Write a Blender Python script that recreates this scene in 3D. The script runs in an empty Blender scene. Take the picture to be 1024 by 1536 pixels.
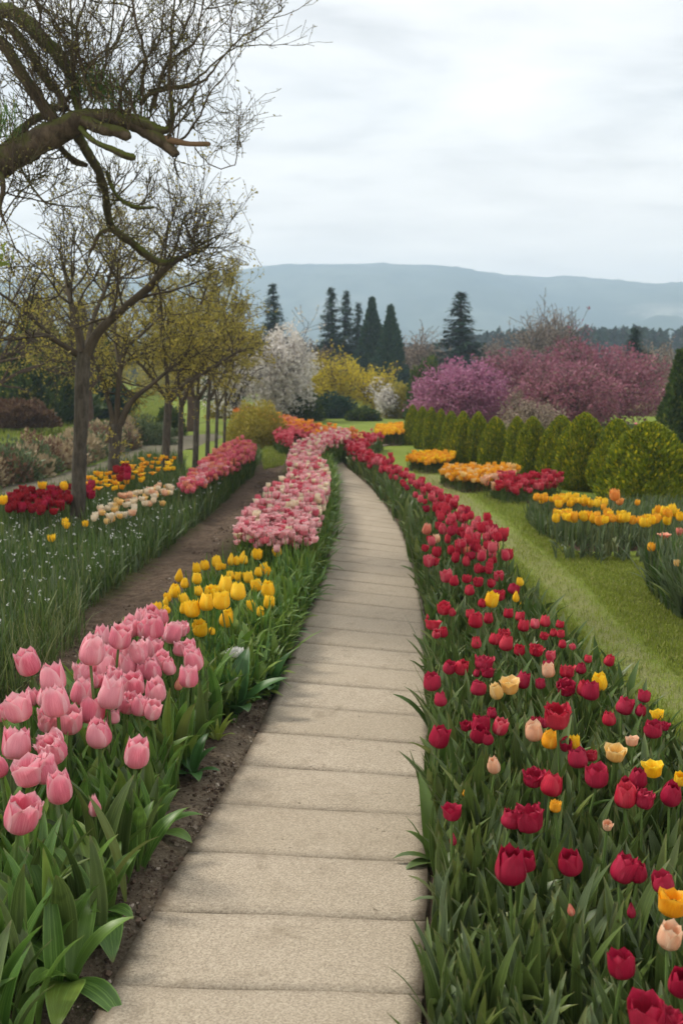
import bpy, math, random
import numpy as np
from mathutils import noise as mnoise, Vector
R = math.radians
rng = np.random.default_rng(7)
random.seed(7)
sc = bpy.context.scene
col = sc.collection

# ------------------------------------------------------------------ camera
FPX = 35.0 / 36.0 * 1536.0
PITCH = math.atan((768 - 560) / FPX)
CAMH = 1.6
cam_d = bpy.data.cameras.new("camera")
cam = bpy.data.objects.new("camera", cam_d)
col.objects.link(cam)
cam.location = (0, 0, CAMH)
cam.rotation_euler = (R(90) - PITCH, 0, 0)
cam_d.sensor_fit = 'VERTICAL'
cam_d.sensor_height = 36.0
cam_d.sensor_width = 24.0
cam_d.lens = 35.0
cam_d.clip_start = 0.05
cam_d.clip_end = 6000
cam_d.dof.use_dof = True
cam_d.dof.focus_distance = 3.5
cam_d.dof.aperture_fstop = 4.7
sc.camera = cam

# ------------------------------------------------------------------ sky, sun, exposure
SUN_EL, SUN_AZ = R(52), R(-60)      # azimuth from +Y, clockwise positive; sun stands high to the left
world = bpy.data.worlds.new("World")
sc.world = world
world.use_nodes = True
wt = world.node_tree
wt.nodes.clear()
def wn(t, **k):
    n = wt.nodes.new(t)
    for a, b in k.items():
        setattr(n, a, b)
    return n
wl = wt.links.new
w_out = wn('ShaderNodeOutputWorld')
w_bg = wn('ShaderNodeBackground')
w_bg.inputs['Strength'].default_value = 0.1
w_sky = wn('ShaderNodeTexSky')
w_sky.sky_type = 'NISHITA'
w_sky.sun_disc = False
w_sky.sun_elevation = SUN_EL
w_sky.sun_rotation = SUN_AZ
w_tc = wn('ShaderNodeTexCoord')
w_sep = wn('ShaderNodeSeparateXYZ')
wl(w_tc.outputs['Generated'], w_sep.inputs[0])
w_zc = wn('ShaderNodeMath', operation='MAXIMUM'); w_zc.inputs[1].default_value = 0.0
wl(w_sep.outputs['Z'], w_zc.inputs[0])
w_za = wn('ShaderNodeMath', operation='ADD'); w_za.inputs[1].default_value = 0.16
wl(w_zc.outputs[0], w_za.inputs[0])
w_dx = wn('ShaderNodeMath', operation='DIVIDE'); wl(w_sep.outputs['X'], w_dx.inputs[0]); wl(w_za.outputs[0], w_dx.inputs[1])
w_dy = wn('ShaderNodeMath', operation='DIVIDE'); wl(w_sep.outputs['Y'], w_dy.inputs[0]); wl(w_za.outputs[0], w_dy.inputs[1])
w_cmb = wn('ShaderNodeCombineXYZ'); wl(w_dx.outputs[0], w_cmb.inputs[0]); wl(w_dy.outputs[0], w_cmb.inputs[1])
w_map = wn('ShaderNodeMapping'); wl(w_cmb.outputs[0], w_map.inputs[0])
w_map.inputs['Scale'].default_value = (0.75, 1.25, 1)
w_map.inputs['Rotation'].default_value = (0, 0, R(8))
w_map.inputs['Location'].default_value = (3.1, 0.7, 0)
w_n1 = wn('ShaderNodeTexNoise'); w_n1.inputs['Scale'].default_value = 1.9
w_n1.inputs['Detail'].default_value = 7; w_n1.inputs['Roughness'].default_value = 0.56; w_n1.inputs['Distortion'].default_value = 0.35
wl(w_map.outputs[0], w_n1.inputs['Vector'])
w_rmp = wn('ShaderNodeValToRGB')
e = w_rmp.color_ramp.elements
e[0].position = 0.34; e[0].color = (2.85, 2.8, 2.76, 1)
e[1].position = 0.66; e[1].color = (4.95, 4.78, 4.5, 1)
m_ = e.new(0.5); m_.color = (4.15, 4.05, 3.92, 1)
wl(w_n1.outputs['Fac'], w_rmp.inputs[0])
w_hz = wn('ShaderNodeMapRange'); w_hz.inputs['From Min'].default_value = 0.03; w_hz.inputs['From Max'].default_value = 0.24
w_hz.inputs['To Min'].default_value = 0.8; w_hz.inputs['To Max'].default_value = 0.0
wl(w_sep.outputs['Z'], w_hz.inputs['Value'])
w_mx = wn('ShaderNodeMix', data_type='RGBA')
wl(w_hz.outputs[0], w_mx.inputs['Factor'])
wl(w_rmp.outputs[0], w_mx.inputs['A'])
w_mx.inputs['B'].default_value = (6.3, 5.3, 4.4, 1)
w_m2 = wn('ShaderNodeMix', data_type='RGBA')
w_m2.inputs['Factor'].default_value = 0.97
wl(w_sky.outputs[0], w_m2.inputs['A']); wl(w_mx.outputs['Result'], w_m2.inputs['B'])
wl(w_m2.outputs['Result'], w_bg.inputs['Color'])
wl(w_bg.outputs[0], w_out.inputs['Surface'])

sun_d = bpy.data.lights.new("sun", 'SUN')
sun_d.energy = 1.5
sun_d.angle = R(14)
sun_d.color = (1.0, 0.93, 0.82)
sun = bpy.data.objects.new("sun", sun_d)
col.objects.link(sun)
sd = Vector((math.sin(SUN_AZ) * math.cos(SUN_EL), math.cos(SUN_AZ) * math.cos(SUN_EL), math.sin(SUN_EL)))
sun.rotation_euler = sd.to_track_quat('Z', 'Y').to_euler()
sun.location = (0, 0, 60)

sc.view_settings.view_transform = 'Standard'
sc.view_settings.look = 'None'
sc.view_settings.gamma = 1
sc.view_settings.exposure = 1.42
sc.cycles.use_denoising = True
sc.cycles.max_bounces = 6
sc.cycles.diffuse_bounces = 3
sc.cycles.transmission_bounces = 4
sc.cycles.transparent_max_bounces = 4
sc.cycles.volume_bounces = 1

# ------------------------------------------------------------------ helpers
CP, SP = math.cos(PITCH), math.sin(PITCH)
def ray(px, py):
    cx, cy = (px - 512) / FPX, -(py - 768) / FPX
    return np.array([cx, CP + cy * SP, -SP + cy * CP])
def G(px, py, z=0.0):
    d = ray(px, py)
    t = (z - CAMH) / d[2]
    return np.array([0, 0, CAMH]) + d * t
def P(px, py, Y):
    d = ray(px, py)
    return np.array([0, 0, CAMH]) + d * (Y / d[1])
def wpx(px_width, Y):           # width in metres of so many photo pixels at depth Y
    return px_width * Y / FPX
def GP(pts, z=0.0):
    return np.array([G(p[0], p[1], p[2] if len(p) > 2 else z)[:2] for p in pts])
def sstep(a, b, x):
    t = np.clip((np.asarray(x, float) - a) / (b - a), 0, 1)
    return t * t * (3 - 2 * t)
def TZ(x, y):                   # terrain height
    x = np.asarray(x, float); y = np.asarray(y, float)
    left = sstep(-4.0, -12.0, x + 0.10 * y - 0.5)
    z = 1.1 * left * sstep(17, 44, y)
    z = z - 1.2 * sstep(70, 160, y)
    return z
def inside(poly, pts):
    x, y = pts[:, 0], pts[:, 1]
    r = np.zeros(len(pts), bool)
    n = len(poly)
    for i in range(n):
        x1, y1 = poly[i]; x2, y2 = poly[(i + 1) % n]
        c = ((y1 > y) != (y2 > y))
        with np.errstate(divide='ignore', invalid='ignore'):
            xi = (x2 - x1) * (y - y1) / (y2 - y1 + 1e-12) + x1
        r ^= c & (x < xi)
    return r
def polydist(poly, pts, closed=True):
    d = np.full(len(pts), 1e9)
    n = len(poly)
    for i in range(n if closed else n - 1):
        a = np.asarray(poly[i]); b = np.asarray(poly[(i + 1) % n])
        ab = b - a
        t = np.clip(((pts - a) @ ab) / (ab @ ab + 1e-12), 0, 1)
        d = np.minimum(d, np.linalg.norm(pts - (a + t[:, None] * ab), axis=1))
    return d
def sample(poly, n, mind=0.0, seed=0, power=0.0):
    """n points in a polygon; power>0 thins with distance; mind keeps them apart"""
    g = np.random.default_rng(seed)
    lo, hi = poly.min(0), poly.max(0)
    out = []; cells = {}
    tries = 0
    while len(out) < n and tries < 60:
        tries += 1
        c = lo + g.random((n * 4, 2)) * (hi - lo)
        c = c[inside(poly, c)]
        if power > 0:
            c = c[g.random(len(c)) < np.clip((lo[1] + 1.5) / np.maximum(c[:, 1], .1), 0, 1) ** power]
        if mind <= 0:
            out.extend(c.tolist())
        else:
            if tries > 6: break
            for x, y in c.tolist():
                if len(out) >= n: break
                ix, iy = int(x // mind), int(y // mind)
                if any((x - qx) ** 2 + (y - qy) ** 2 < mind * mind for ax in (-1, 0, 1) for ay in (-1, 0, 1) for qx, qy in cells.get((ix + ax, iy + ay), ())):
                    continue
                cells.setdefault((ix, iy), []).append((x, y)); out.append([x, y])
    return np.array(out[:n])

def rotz(a):
    a = np.asarray(a, float)
    m = np.zeros(a.shape + (3, 3))
    m[..., 0, 0] = np.cos(a); m[..., 0, 1] = -np.sin(a)
    m[..., 1, 0] = np.sin(a); m[..., 1, 1] = np.cos(a); m[..., 2, 2] = 1
    return m
def rotx(a):
    a = np.asarray(a, float)
    m = np.zeros(a.shape + (3, 3))
    m[..., 1, 1] = np.cos(a); m[..., 1, 2] = -np.sin(a)
    m[..., 2, 1] = np.sin(a); m[..., 2, 2] = np.cos(a); m[..., 0, 0] = 1
    return m
def rand_rot(n, g):
    q = g.normal(size=(n, 4)); q /= np.linalg.norm(q, axis=1)[:, None]
    w, x, y, z = q.T
    return np.stack([np.stack([1-2*(y*y+z*z), 2*(x*y-z*w), 2*(x*z+y*w)], -1),
                     np.stack([2*(x*y+z*w), 1-2*(x*x+z*z), 2*(y*z-x*w)], -1),
                     np.stack([2*(x*z-y*w), 2*(y*z+x*w), 1-2*(x*x+y*y)], -1)], 1)

class Geo:
    """collects quads; builds ONE mesh"""
    def __init__(s):
        s.v = []; s.q = []; s.m = []; s.var = []; s.pu = []; s.pv = []; s.n = 0
    def add(s, v, q, mi=0, var=0.0, pu=None, pv=None):
        v = np.asarray(v, float); q = np.asarray(q, int)
        k = len(v)
        s.v.append(v); s.q.append(q + s.n)
        s.m.append(np.full(len(q), mi) if np.isscalar(mi) else np.asarray(mi))
        s.var.append(np.full(k, var) if np.isscalar(var) else np.asarray(var))
        s.pu.append(np.zeros(k) if pu is None else pu)
        s.pv.append(np.zeros(k) if pv is None else pv)
        s.n += k
    def arrays(s):
        return (np.concatenate(s.v), np.concatenate(s.q), np.concatenate(s.m), np.concatenate(s.var),
                np.concatenate(s.pu), np.concatenate(s.pv))
    def scatter(s, tmpl, rot, loc, var=None, mi=None):
        """tmpl: arrays(); rot (N,3,3) incl. scale; loc (N,3)"""
        v, q, m, va, pu, pv = tmpl
        N = len(loc); k = len(v)
        if N == 0: return
        V = np.einsum('nij,kj->nki', rot, v) + loc[:, None, :]
        Q = q[None] + (np.arange(N) * k)[:, None, None]
        s.v.append(V.reshape(-1, 3)); s.q.append(Q.reshape(-1, 4) + s.n)
        s.m.append(np.tile(m if mi is None else np.full(len(q), mi), N))
        s.var.append(np.repeat(np.zeros(N) if var is None else var, k))
        s.pu.append(np.tile(pu, N)); s.pv.append(np.tile(pv, N))
        s.n += N * k
    def mesh(s, name, mats, smooth=True):
        v, q, m, va, pu, pv = s.arrays()
        me = bpy.data.meshes.new(name)
        me.vertices.add(len(v)); me.vertices.foreach_set('co', v.astype(np.float32).ravel())
        me.loops.add(len(q) * 4); me.loops.foreach_set('vertex_index', q.astype(np.int32).ravel())
        me.polygons.add(len(q))
        me.polygons.foreach_set('loop_start', (np.arange(len(q)) * 4).astype(np.int32))
        try:
            me.polygons.foreach_set('loop_total', np.full(len(q), 4, np.int32))
        except Exception:
            pass
        for mt in mats: me.materials.append(mt)
        me.polygons.foreach_set('material_index', m.astype(np.int32))
        me.polygons.foreach_set('use_smooth', np.full(len(q), smooth))
        for nm, a in (('var', va), ('pu', pu), ('pv', pv)):
            at = me.attributes.new(nm, 'FLOAT', 'POINT'); at.data.foreach_set('value', a.astype(np.float32))
        me.update(calc_edges=True)
        return me

def link(name, me, parent=None, loc=None, **props):
    o = bpy.data.objects.new(name, me)
    col.objects.link(o)
    if loc is not None: o.location = loc
    if parent is not None: o.parent = parent
    for k, v in props.items(): o[k] = v
    return o
def tag(o, label, cat, group=None, kind=None):
    if label: o['label'] = label
    if cat: o['category'] = cat
    if group: o['group'] = group
    if kind: o['kind'] = kind
    return o
def structure(o):
    o['kind'] = 'structure'; return o

def tube(geo, pts, rad, sides=6, mi=0, var=0.0, lump=0.0, g=None):
    pts = np.asarray(pts, float); rad = np.asarray(rad, float)
    n = len(pts)
    t = np.gradient(pts, axis=0); t /= np.linalg.norm(t, axis=1)[:, None] + 1e-9
    ref = np.array([0.31, 0.92, 0.23]) if abs(t[:, 1]).mean() < 0.8 else np.array([0.95, 0.1, 0.3])
    a = np.cross(t, ref); a /= np.linalg.norm(a, axis=1)[:, None] + 1e-9
    b = np.cross(t, a)
    th = np.arange(sides) * 2 * np.pi / sides
    rr = np.repeat(rad[:, None], sides, 1)
    if lump > 0 and g is not None:
        rr = rr * (1 + lump * g.normal(size=rr.shape))
    V = pts[:, None, :] + rr[:, :, None] * (np.cos(th)[None, :, None] * a[:, None, :] + np.sin(th)[None, :, None] * b[:, None, :])
    i = np.arange(n - 1)[:, None]; j = np.arange(sides)[None, :]; j2 = (j + 1) % sides
    q = np.stack([i * sides + j + 0 * i, i * sides + j2, (i + 1) * sides + j2, (i + 1) * sides + j], -1).reshape(-1, 4)
    pv = np.repeat(np.linspace(0, 1, n), sides)
    geo.add(V.reshape(-1, 3), q, mi, var, None, pv)
def smooth_poly(pts, sub=4):
    """Catmull-Rom through rows of pts (any columns)"""
    p = np.asarray(pts, float)
    if len(p) < 3: 
        t = np.linspace(0, 1, sub * (len(p) - 1) + 1)[:, None]
        return p[0] * (1 - t) + p[-1] * t
    e = np.vstack([2 * p[0] - p[1], p, 2 * p[-1] - p[-2]])
    out = []
    for i in range(1, len(e) - 2):
        a, b, c, d = e[i - 1], e[i], e[i + 1], e[i + 2]
        for k in range(sub):
            t = k / sub
            out.append(.5 * ((2 * b) + (-a + c) * t + (2 * a - 5 * b + 4 * c - d) * t * t + (-a + 3 * b - 3 * c + d) * t ** 3))
    out.append(p[-1])
    return np.array(out)

# ------------------------------------------------------------------ materials
MAT = {}
class NB:
    def __init__(s, name):
        s.m = bpy.data.materials.new(name); s.m.use_nodes = True
        s.t = s.m.node_tree; s.t.nodes.clear()
        s.out = s.t.nodes.new('ShaderNodeOutputMaterial')
        MAT[name] = s.m
    def n(s, typ, ins=None, **k):
        x = s.t.nodes.new(typ)
        for a, b in k.items(): setattr(x, a, b)
        for a, b in (ins or {}).items():
            if isinstance(b, bpy.types.NodeSocket): s.t.links.new(b, x.inputs[a])
            else: x.inputs[a].default_value = b
        return x
    def math(s, op, a, b=0.0, clamp=False):
        x = s.n('ShaderNodeMath', {0: a, 1: b}, operation=op); x.use_clamp = clamp
        return x.outputs[0]
    def mix(s, f, a, b, blend='MIX'):
        x = s.n('ShaderNodeMix', data_type='RGBA', blend_type=blend)
        for k, v in (('Factor', f), ('A', a), ('B', b)):
            if isinstance(v, bpy.types.NodeSocket): s.t.links.new(v, x.inputs[k])
            else: x.inputs[k].default_value = v if k == 'Factor' else (tuple(v) + (1,) if len(v) == 3 else v)
        return x.outputs['Result']
    def attr(s, nm):
        return s.n('ShaderNodeAttribute', attribute_name=nm).outputs['Fac']
    def noise(s, scale, detail=4, rough=.55, vec=None, dist=0.0):
        x = s.n('ShaderNodeTexNoise', {'Scale': scale, 'Detail': detail, 'Roughness': rough, 'Distortion': dist})
        if vec is not None: s.t.links.new(vec, x.inputs['Vector'])
        return x.outputs['Fac']
    def obj(s):
        return s.n('ShaderNodeTexCoord').outputs['Object']
    def ramp(s, f, lo, hi, a=0.0, b=1.0):
        x = s.n('ShaderNodeMapRange', {'Value': f, 'From Min': lo, 'From Max': hi, 'To Min': a, 'To Max': b}, interpolation_type='SMOOTHSTEP')
        return x.outputs[0]
    def rnd(s):
        """0..1, differs per object and per scattered piece"""
        r = s.n('ShaderNodeObjectInfo').outputs['Random']
        return s.math('FRACT', s.math('ADD', r, s.attr('var')))
    def finish(s, color, rough=.6, bump=None, bump_s=.3, bump_d=.01, trans=0.0, tcol=None, spec=.3):
        p = s.n('ShaderNodeBsdfPrincipled', {'Roughness': rough, 'Specular IOR Level': spec})
        if isinstance(color, bpy.types.NodeSocket): s.t.links.new(color, p.inputs['Base Color'])
        else: p.inputs['Base Color'].default_value = tuple(color) + (1,)
        if bump is not None:
            b = s.n('ShaderNodeBump', {'Strength': bump_s, 'Distance': bump_d, 'Height': bump})
            s.t.links.new(b.outputs[0], p.inputs['Normal'])
        sh = p.outputs[0]
        if trans > 0:
            tr = s.n('ShaderNodeBsdfTranslucent')
            c = color if tcol is None else tcol
            if isinstance(c, bpy.types.NodeSocket): s.t.links.new(c, tr.inputs['Color'])
            else: tr.inputs['Color'].default_value = tuple(c) + (1,)
            mx = s.n('ShaderNodeMixShader', {0: trans}); s.t.links.new(sh, mx.inputs[1]); s.t.links.new(tr.outputs[0], mx.inputs[2])
            sh = mx.outputs[0]
        s.t.links.new(sh, s.out.inputs['Surface'])
        return s.m

def leaf_mat(name, c1, c2, c3=None, trans=.3, rough=.5, spec=.35, scale=9.0, veins=False):
    """foliage: two tones by piece, blade veins along the leaf, a few pieces of a third tone"""
    b = NB(name)
    r = b.rnd()
    c = b.mix(r, c1, c2)
    if c3 is not None:
        c = b.mix(b.ramp(b.math('FRACT', b.math('MULTIPLY', r, 7.31)), .80, .93), c, c3)
    n = b.noise(scale, 3, .6, b.obj())
    c = b.mix(b.ramp(n, .35, .7, 0, .35), c, tuple(x * .62 for x in c1))
    if veins:
        pu = b.attr('pu')
        st = b.n('ShaderNodeCombineXYZ', {0: b.math('MULTIPLY', pu, 5.0), 1: b.math('MULTIPLY', b.attr('pv'), .5), 2: b.math('MULTIPLY', r, 17.0)}).outputs[0]
        c = b.mix(b.ramp(b.noise(2.2, 3, .6, st), .45, .72, 0, .5), c, tuple(min(x * 1.9 + .02, .5) for x in c2))
        c = b.mix(b.ramp(b.math('ABSOLUTE', pu), .86, 1.0, 0, .55), c, tuple(min(x * 2.0 + .03, .5) for x in c2))
        c = b.mix(b.ramp(b.attr('pv'), .90, 1.0, 0, .5), c, (.16, .13, .05))
    return b.finish(c, rough, trans=trans, spec=spec)

def petal_mat(name, main, light, base, dark=None, trans=.35, rim=.72):
    """petal: pigment at its base, main colour, paler rim, fine streaks along the petal"""
    b = NB(name)
    pv, pu = b.attr('pv'), b.attr('pu')
    st = b.n('ShaderNodeCombineXYZ', {0: b.math('MULTIPLY', pu, 7.0), 1: b.math('MULTIPLY', pv, .8), 2: b.math('MULTIPLY', b.rnd(), 9.0)}).outputs[0]
    s = b.noise(3.0, 4, .65, st)
    c = b.mix(b.ramp(s, .38, .62), main, dark or tuple(x * .72 for x in main))
    edge = b.math('ABSOLUTE', pu)
    e = b.math('MAXIMUM', b.ramp(edge, .45, 1.0), b.ramp(pv, .72, 1.0))
    c = b.mix(b.math('MULTIPLY', e, rim), c, light)
    c = b.mix(b.ramp(pv, .02, .22, .85, 0), c, base)
    rr_ = b.rnd()
    c = b.mix(b.math('MULTIPLY', b.ramp(rr_, .35, 1.0), .34), c, light)
    c = b.mix(b.ramp(rr_, .4, .0, 0, .45), c, dark or tuple(x * .72 for x in main))
    return b.finish(c, .56, trans=trans, spec=.25)

def bark_mat(name, c1, c2, moss=None, moss_amt=.5, scale=14):
    b = NB(name)
    mp = b.n('ShaderNodeMapping', {'Vector': b.obj(), 'Scale': (1, 1, .35)}).outputs[0]
    n = b.noise(scale, 8, .7, mp, .4)
    n2 = b.noise(3.2, 4, .6, b.obj())
    c = b.mix(b.ramp(n, .32, .68), c1, c2)
    c = b.mix(b.ramp(n2, .35, .7, 0, .45), c, tuple(x * .55 for x in c1))
    if moss is not None:
        nz = b.n('ShaderNodeSeparateXYZ', {0: b.n('ShaderNodeNewGeometry').outputs['Normal']}).outputs[2]
        f = b.math('ADD', b.math('MULTIPLY', nz, .28), b.noise(5.0, 6, .7, b.obj()))
        c = b.mix(b.ramp(f, .66 - moss_amt * .3, .86 - moss_amt * .3, 0, .9), c, moss)
    return b.finish(c, .92, bump=n, bump_s=.9, bump_d=.02, spec=.15)

# leaves
leaf_mat('tulip_leaf_dark', (.050, .086, .018), (.098, .145, .032), (.145, .18, .04), .22, .42, .45, veins=True)
leaf_mat('tulip_leaf_bright', (.065, .155, .022), (.13, .23, .040), (.19, .27, .04), .3, .42, .45, veins=True)
leaf_mat('tulip_leaf_blue', (.08, .115, .052), (.125, .17, .075), (.17, .195, .07), .22, .5, veins=True)
leaf_mat('groundcover_leaf', (.085, .165, .02), (.155, .245, .036), (.22, .29, .05), .3, .5)
leaf_mat('broad_leaf', (.035, .10, .022), (.05, .14, .03), None, .28, .4, .5, veins=True)
leaf_mat('lime_leaf', (.30, .38, .06), (.38, .45, .10), None, .35)
leaf_mat('grass_blade', (.20, .255, .030), (.27, .32, .045), (.37, .36, .12), .3, .6, .2)
leaf_mat('narrow_leaf', (.055, .108, .020), (.105, .17, .034), (.19, .23, .06), .28, .5, .35)
leaf_mat('straw_leaf', (.09, .13, .03), (.17, .20, .07), (.32, .31, .16), .3, .6, .2)
leaf_mat('stem_green', (.10, .17, .04), (.14, .22, .055), None, .15, .5)
leaf_mat('thuja_leaf', (.085, .135, .010), (.29, .33, .014), (.60, .52, .018), .25, .6, .2, 4)
leaf_mat('conifer_needle', (.018, .050, .030), (.036, .080, .042), (.06, .10, .045), .12, .6, .2, 1)
leaf_mat('evergreen_leaf', (.035, .068, .016), (.085, .13, .026), (.17, .19, .03), .2, .6, .2, 1)
leaf_mat('olive_leaf', (.26, .235, .045), (.42, .36, .065), (.50, .40, .07), .35, .6, .2, 1)
leaf_mat('bud_leaf', (.20, .19, .06), (.30, .28, .08), (.24, .17, .09), .3, .6, .2, 1)
leaf_mat('yellow_blossom', (.52, .42, .02), (.66, .52, .03), (.38, .38, .05), .35, .6, .2, 1)
leaf_mat('white_blossom', (.66, .62, .57), (.80, .77, .73), (.50, .45, .36), .35, .6, .2, 1)
leaf_mat('purple_blossom', (.32, .10, .20), (.46, .20, .32), (.54, .28, .38), .3, .6, .2, 1)
leaf_mat('rose_blossom', (.26, .08, .125), (.36, .16, .205), (.26, .17, .14), .3, .6, .2, 1)
leaf_mat('russet_leaf', (.13, .07, .04), (.20, .12, .075), (.26, .18, .11), .25, .6, .2, 2)
leaf_mat('hedge_leaf', (.25, .19, .11), (.45, .36, .22), (.17, .21, .07), .25, .6, .2, 2)
leaf_mat('grey_twig_leaf', (.26, .20, .155), (.38, .30, .235), None, .2, .8, .1, 1)
leaf_mat('white_petal_small', (.75, .76, .72), (.82, .82, .78), None, .3)
leaf_mat('far_wood_leaf', (.02, .04, .028), (.035, .06, .04), (.07, .06, .05), .1, .8, .1, .2)
# petals
petal_mat('petal_pink', (.82, .27, .345), (.95, .62, .65), (.88, .62, .56), (.72, .17, .25))
petal_mat('petal_crimson', (.40, .007, .045), (.58, .05, .10), (.30, .006, .03), (.28, .004, .028), .25, .3)
petal_mat('petal_red', (.55, .014, .045), (.72, .09, .12), (.40, .01, .02), (.40, .008, .03), .28, .45)
petal_mat('petal_rose', (.66, .05, .095), (.80, .25, .27), (.60, .12, .12), (.5, .02, .06), .3, .6)
petal_mat('petal_yellow', (.94, .62, .012), (.97, .74, .06), (.62, .46, .02), (.86, .46, .006), .35)
petal_mat('petal_gold', (.88, .44, .015), (.92, .56, .06), (.6, .34, .02), (.82, .34, .01), .35)
petal_mat('petal_cream', (.86, .60, .20), (.90, .74, .40), (.76, .56, .12), (.82, .50, .14), .35)
petal_mat('petal_blush', (.84, .55, .34), (.90, .70, .50), (.80, .40, .25), (.80, .42, .26), .35)
petal_mat('petal_pale_pink', (.83, .42, .43), (.92, .71, .68), (.85, .66, .54), (.70, .20, .27), .35, .8)
petal_mat('petal_hot_pink', (.74, .13, .19), (.86, .36, .37), (.8, .4, .3), (.62, .07, .14), .3, .6)
petal_mat('petal_salmon', (.78, .27, .17), (.86, .48, .32), (.76, .4, .2), (.70, .15, .12), .35, .7)
petal_mat('petal_orange', (.76, .30, .05), (.84, .44, .14), (.6, .3, .05), (.72, .20, .03), .3)
petal_mat('petal_ivory', (.82, .73, .53), (.88, .82, .68), (.7, .6, .3), (.80, .62, .42), .35)
petal_mat('petal_dark_red', (.30, .006, .015), (.42, .03, .04), (.2, .01, .02), None, .25, .3)
# bark
bark_mat('bark_moss', (.055, .042, .028), (.15, .115, .078), (.085, .095, .022), .6, 16)
bark_mat('bark_moss_heavy', (.05, .045, .025), (.12, .10, .058), (.095, .115, .022), .95, 16)
bark_mat('bark_grey', (.055, .048, .036), (.135, .118, .09), (.07, .075, .03), .15, 22)
bark_mat('bark_dark', (.045, .035, .025), (.09, .07, .05), None, 0, 18)
bark_mat('bark_brown', (.075, .05, .035), (.13, .09, .065), None, 0, 10)
bark_mat('twig', (.075, .056, .036), (.13, .10, .066), (.085, .095, .03), .5, 10)
bark_mat('twig_brown', (.058, .046, .030), (.11, .09, .06), None, 0, 10)
b = NB('cut_wood'); b.finish(b.mix(b.noise(30, 4, .6, b.obj()), (.13, .08, .045), (.22, .14, .075)), .8)

# ground
b = NB('lawn')
o_ = b.obj()
n1 = b.noise(.55, 4, .6, o_); n2 = b.noise(5.0, 5, .65, o_); n3 = b.noise(85, 4, .7, o_)
c = b.mix(b.ramp(n1, .3, .7), (.175, .235, .032), (.235, .29, .05))
c = b.mix(b.ramp(n2, .42, .72, 0, .7), c, (.24, .28, .06))
c = b.mix(b.ramp(n3, .36, .60, 0, .62), c, (.075, .115, .016))
w = b.math('ADD', b.attr('wear'), b.math('MULTIPLY', b.math('SUBTRACT', b.noise(9, 5, .75, o_), .5), 1.3))
wf = b.math('MULTIPLY', b.ramp(w, .45, .95), b.ramp(b.attr('wear'), .02, .3))
c = b.mix(b.math('MULTIPLY', wf, .62), c, b.mix(b.ramp(n3, .35, .65), (.30, .275, .15), (.17, .155, .075)))
b.finish(c, .9, bump=n3, bump_s=.7, bump_d=.03, spec=.1)

b = NB('soil')
o_ = b.obj()
n1 = b.noise(1.4, 5, .6, o_); n2 = b.noise(14, 6, .7, o_); n3 = b.noise(70, 5, .75, o_)
c = b.mix(b.ramp(n2, .3, .7), (.07, .048, .033), (.16, .115, .08))
c = b.mix(b.ramp(n3, .52, .72, 0, .8), c, (.21, .165, .12))
c = b.mix(b.ramp(n3, .48, .28, 0, .7), c, (.03, .02, .014))
du = b.math('ADD', b.attr('dust'), b.math('MULTIPLY', b.math('SUBTRACT', n2, .5), 1.2))
c = b.mix(b.math('MULTIPLY', b.ramp(du, .25, .9), .8), c, b.mix(b.ramp(n3, .35, .65), (.13, .10, .07), (.30, .245, .175)))
ms = b.math('ADD', b.attr('moss'), b.math('MULTIPLY', b.math('SUBTRACT', n2, .5), 1.6))
c = b.mix(b.math('MULTIPLY', b.ramp(ms, .35, .9), .85), c, b.mix(b.ramp(n3, .35, .65), (.032, .045, .010), (.085, .085, .025)))
h = b.math('ADD', b.math('MULTIPLY', n2, 1.0), b.math('MULTIPLY', n3, .5))
b.finish(c, .97, bump=h, bump_s=1.0, bump_d=.03, spec=.1)

b = NB('crumb')
r_ = b.rnd()
b.finish(b.mix(b.ramp(r_, .75, 1.0), b.mix(r_, (.06, .042, .03), (.15, .11, .08)), (.36, .31, .25)), .95, spec=.1)

b = NB('gravel')
o_ = b.obj()
n2 = b.noise(3, 5, .7, o_); n3 = b.noise(60, 4, .75, o_)
c = b.mix(b.ramp(n3, .3, .7), (.10, .088, .062), (.21, .185, .14))
c = b.mix(b.ramp(n2, .4, .7, 0, .6), c, (.10, .11, .05))
b.finish(c, .95, bump=n3, bump_s=.6, bump_d=.02, spec=.1)

b = NB('concrete')
o_ = b.obj()
n1 = b.noise(1.1, 5, .65, o_, .3); n2 = b.noise(7, 6, .7, o_, .6); n3 = b.noise(150, 3, .8, o_)
vo = b.n('ShaderNodeTexVoronoi', {'Vector': o_, 'Scale': 190.0}, feature='F1')
vc = b.n('ShaderNodeSeparateColor', {0: vo.outputs['Color']}).outputs[0]
c = b.mix(b.ramp(n1, .3, .7), (.385, .33, .255), (.315, .268, .20))
c = b.mix(b.ramp(vc, .25, .95, 0, .38), c, (.56, .49, .38))
c = b.mix(b.ramp(n3, .54, .40, 0, .6), c, (.17, .135, .10))
c = b.mix(b.ramp(n2, .54, .74, 0, .7), c, (.19, .155, .11))
c = b.mix(b.ramp(b.attr('var'), 0, 1, 0, .22), c, (.27, .225, .16))
c = b.mix(b.ramp(b.noise(34, 3, .5, o_), .70, .76, 0, .7), c, (.09, .07, .045))
c = b.mix(b.ramp(b.noise(2.6, 6, .7, o_, .8), .55, .72, 0, .35), c, (.20, .16, .11))
ed = b.math('ADD', b.attr('edge'), b.math('MULTIPLY', b.math('SUBTRACT', n2, .5), .9))
c = b.mix(b.math('MULTIPLY', b.ramp(ed, .5, 1.0), .8), c, (.095, .07, .048))
h = b.math('ADD', b.math('MULTIPLY', n3, .6), b.math('MULTIPLY', vc, .4))
b.finish(c, .9, bump=h, bump_s=.55, bump_d=.006, spec=.2)

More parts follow.
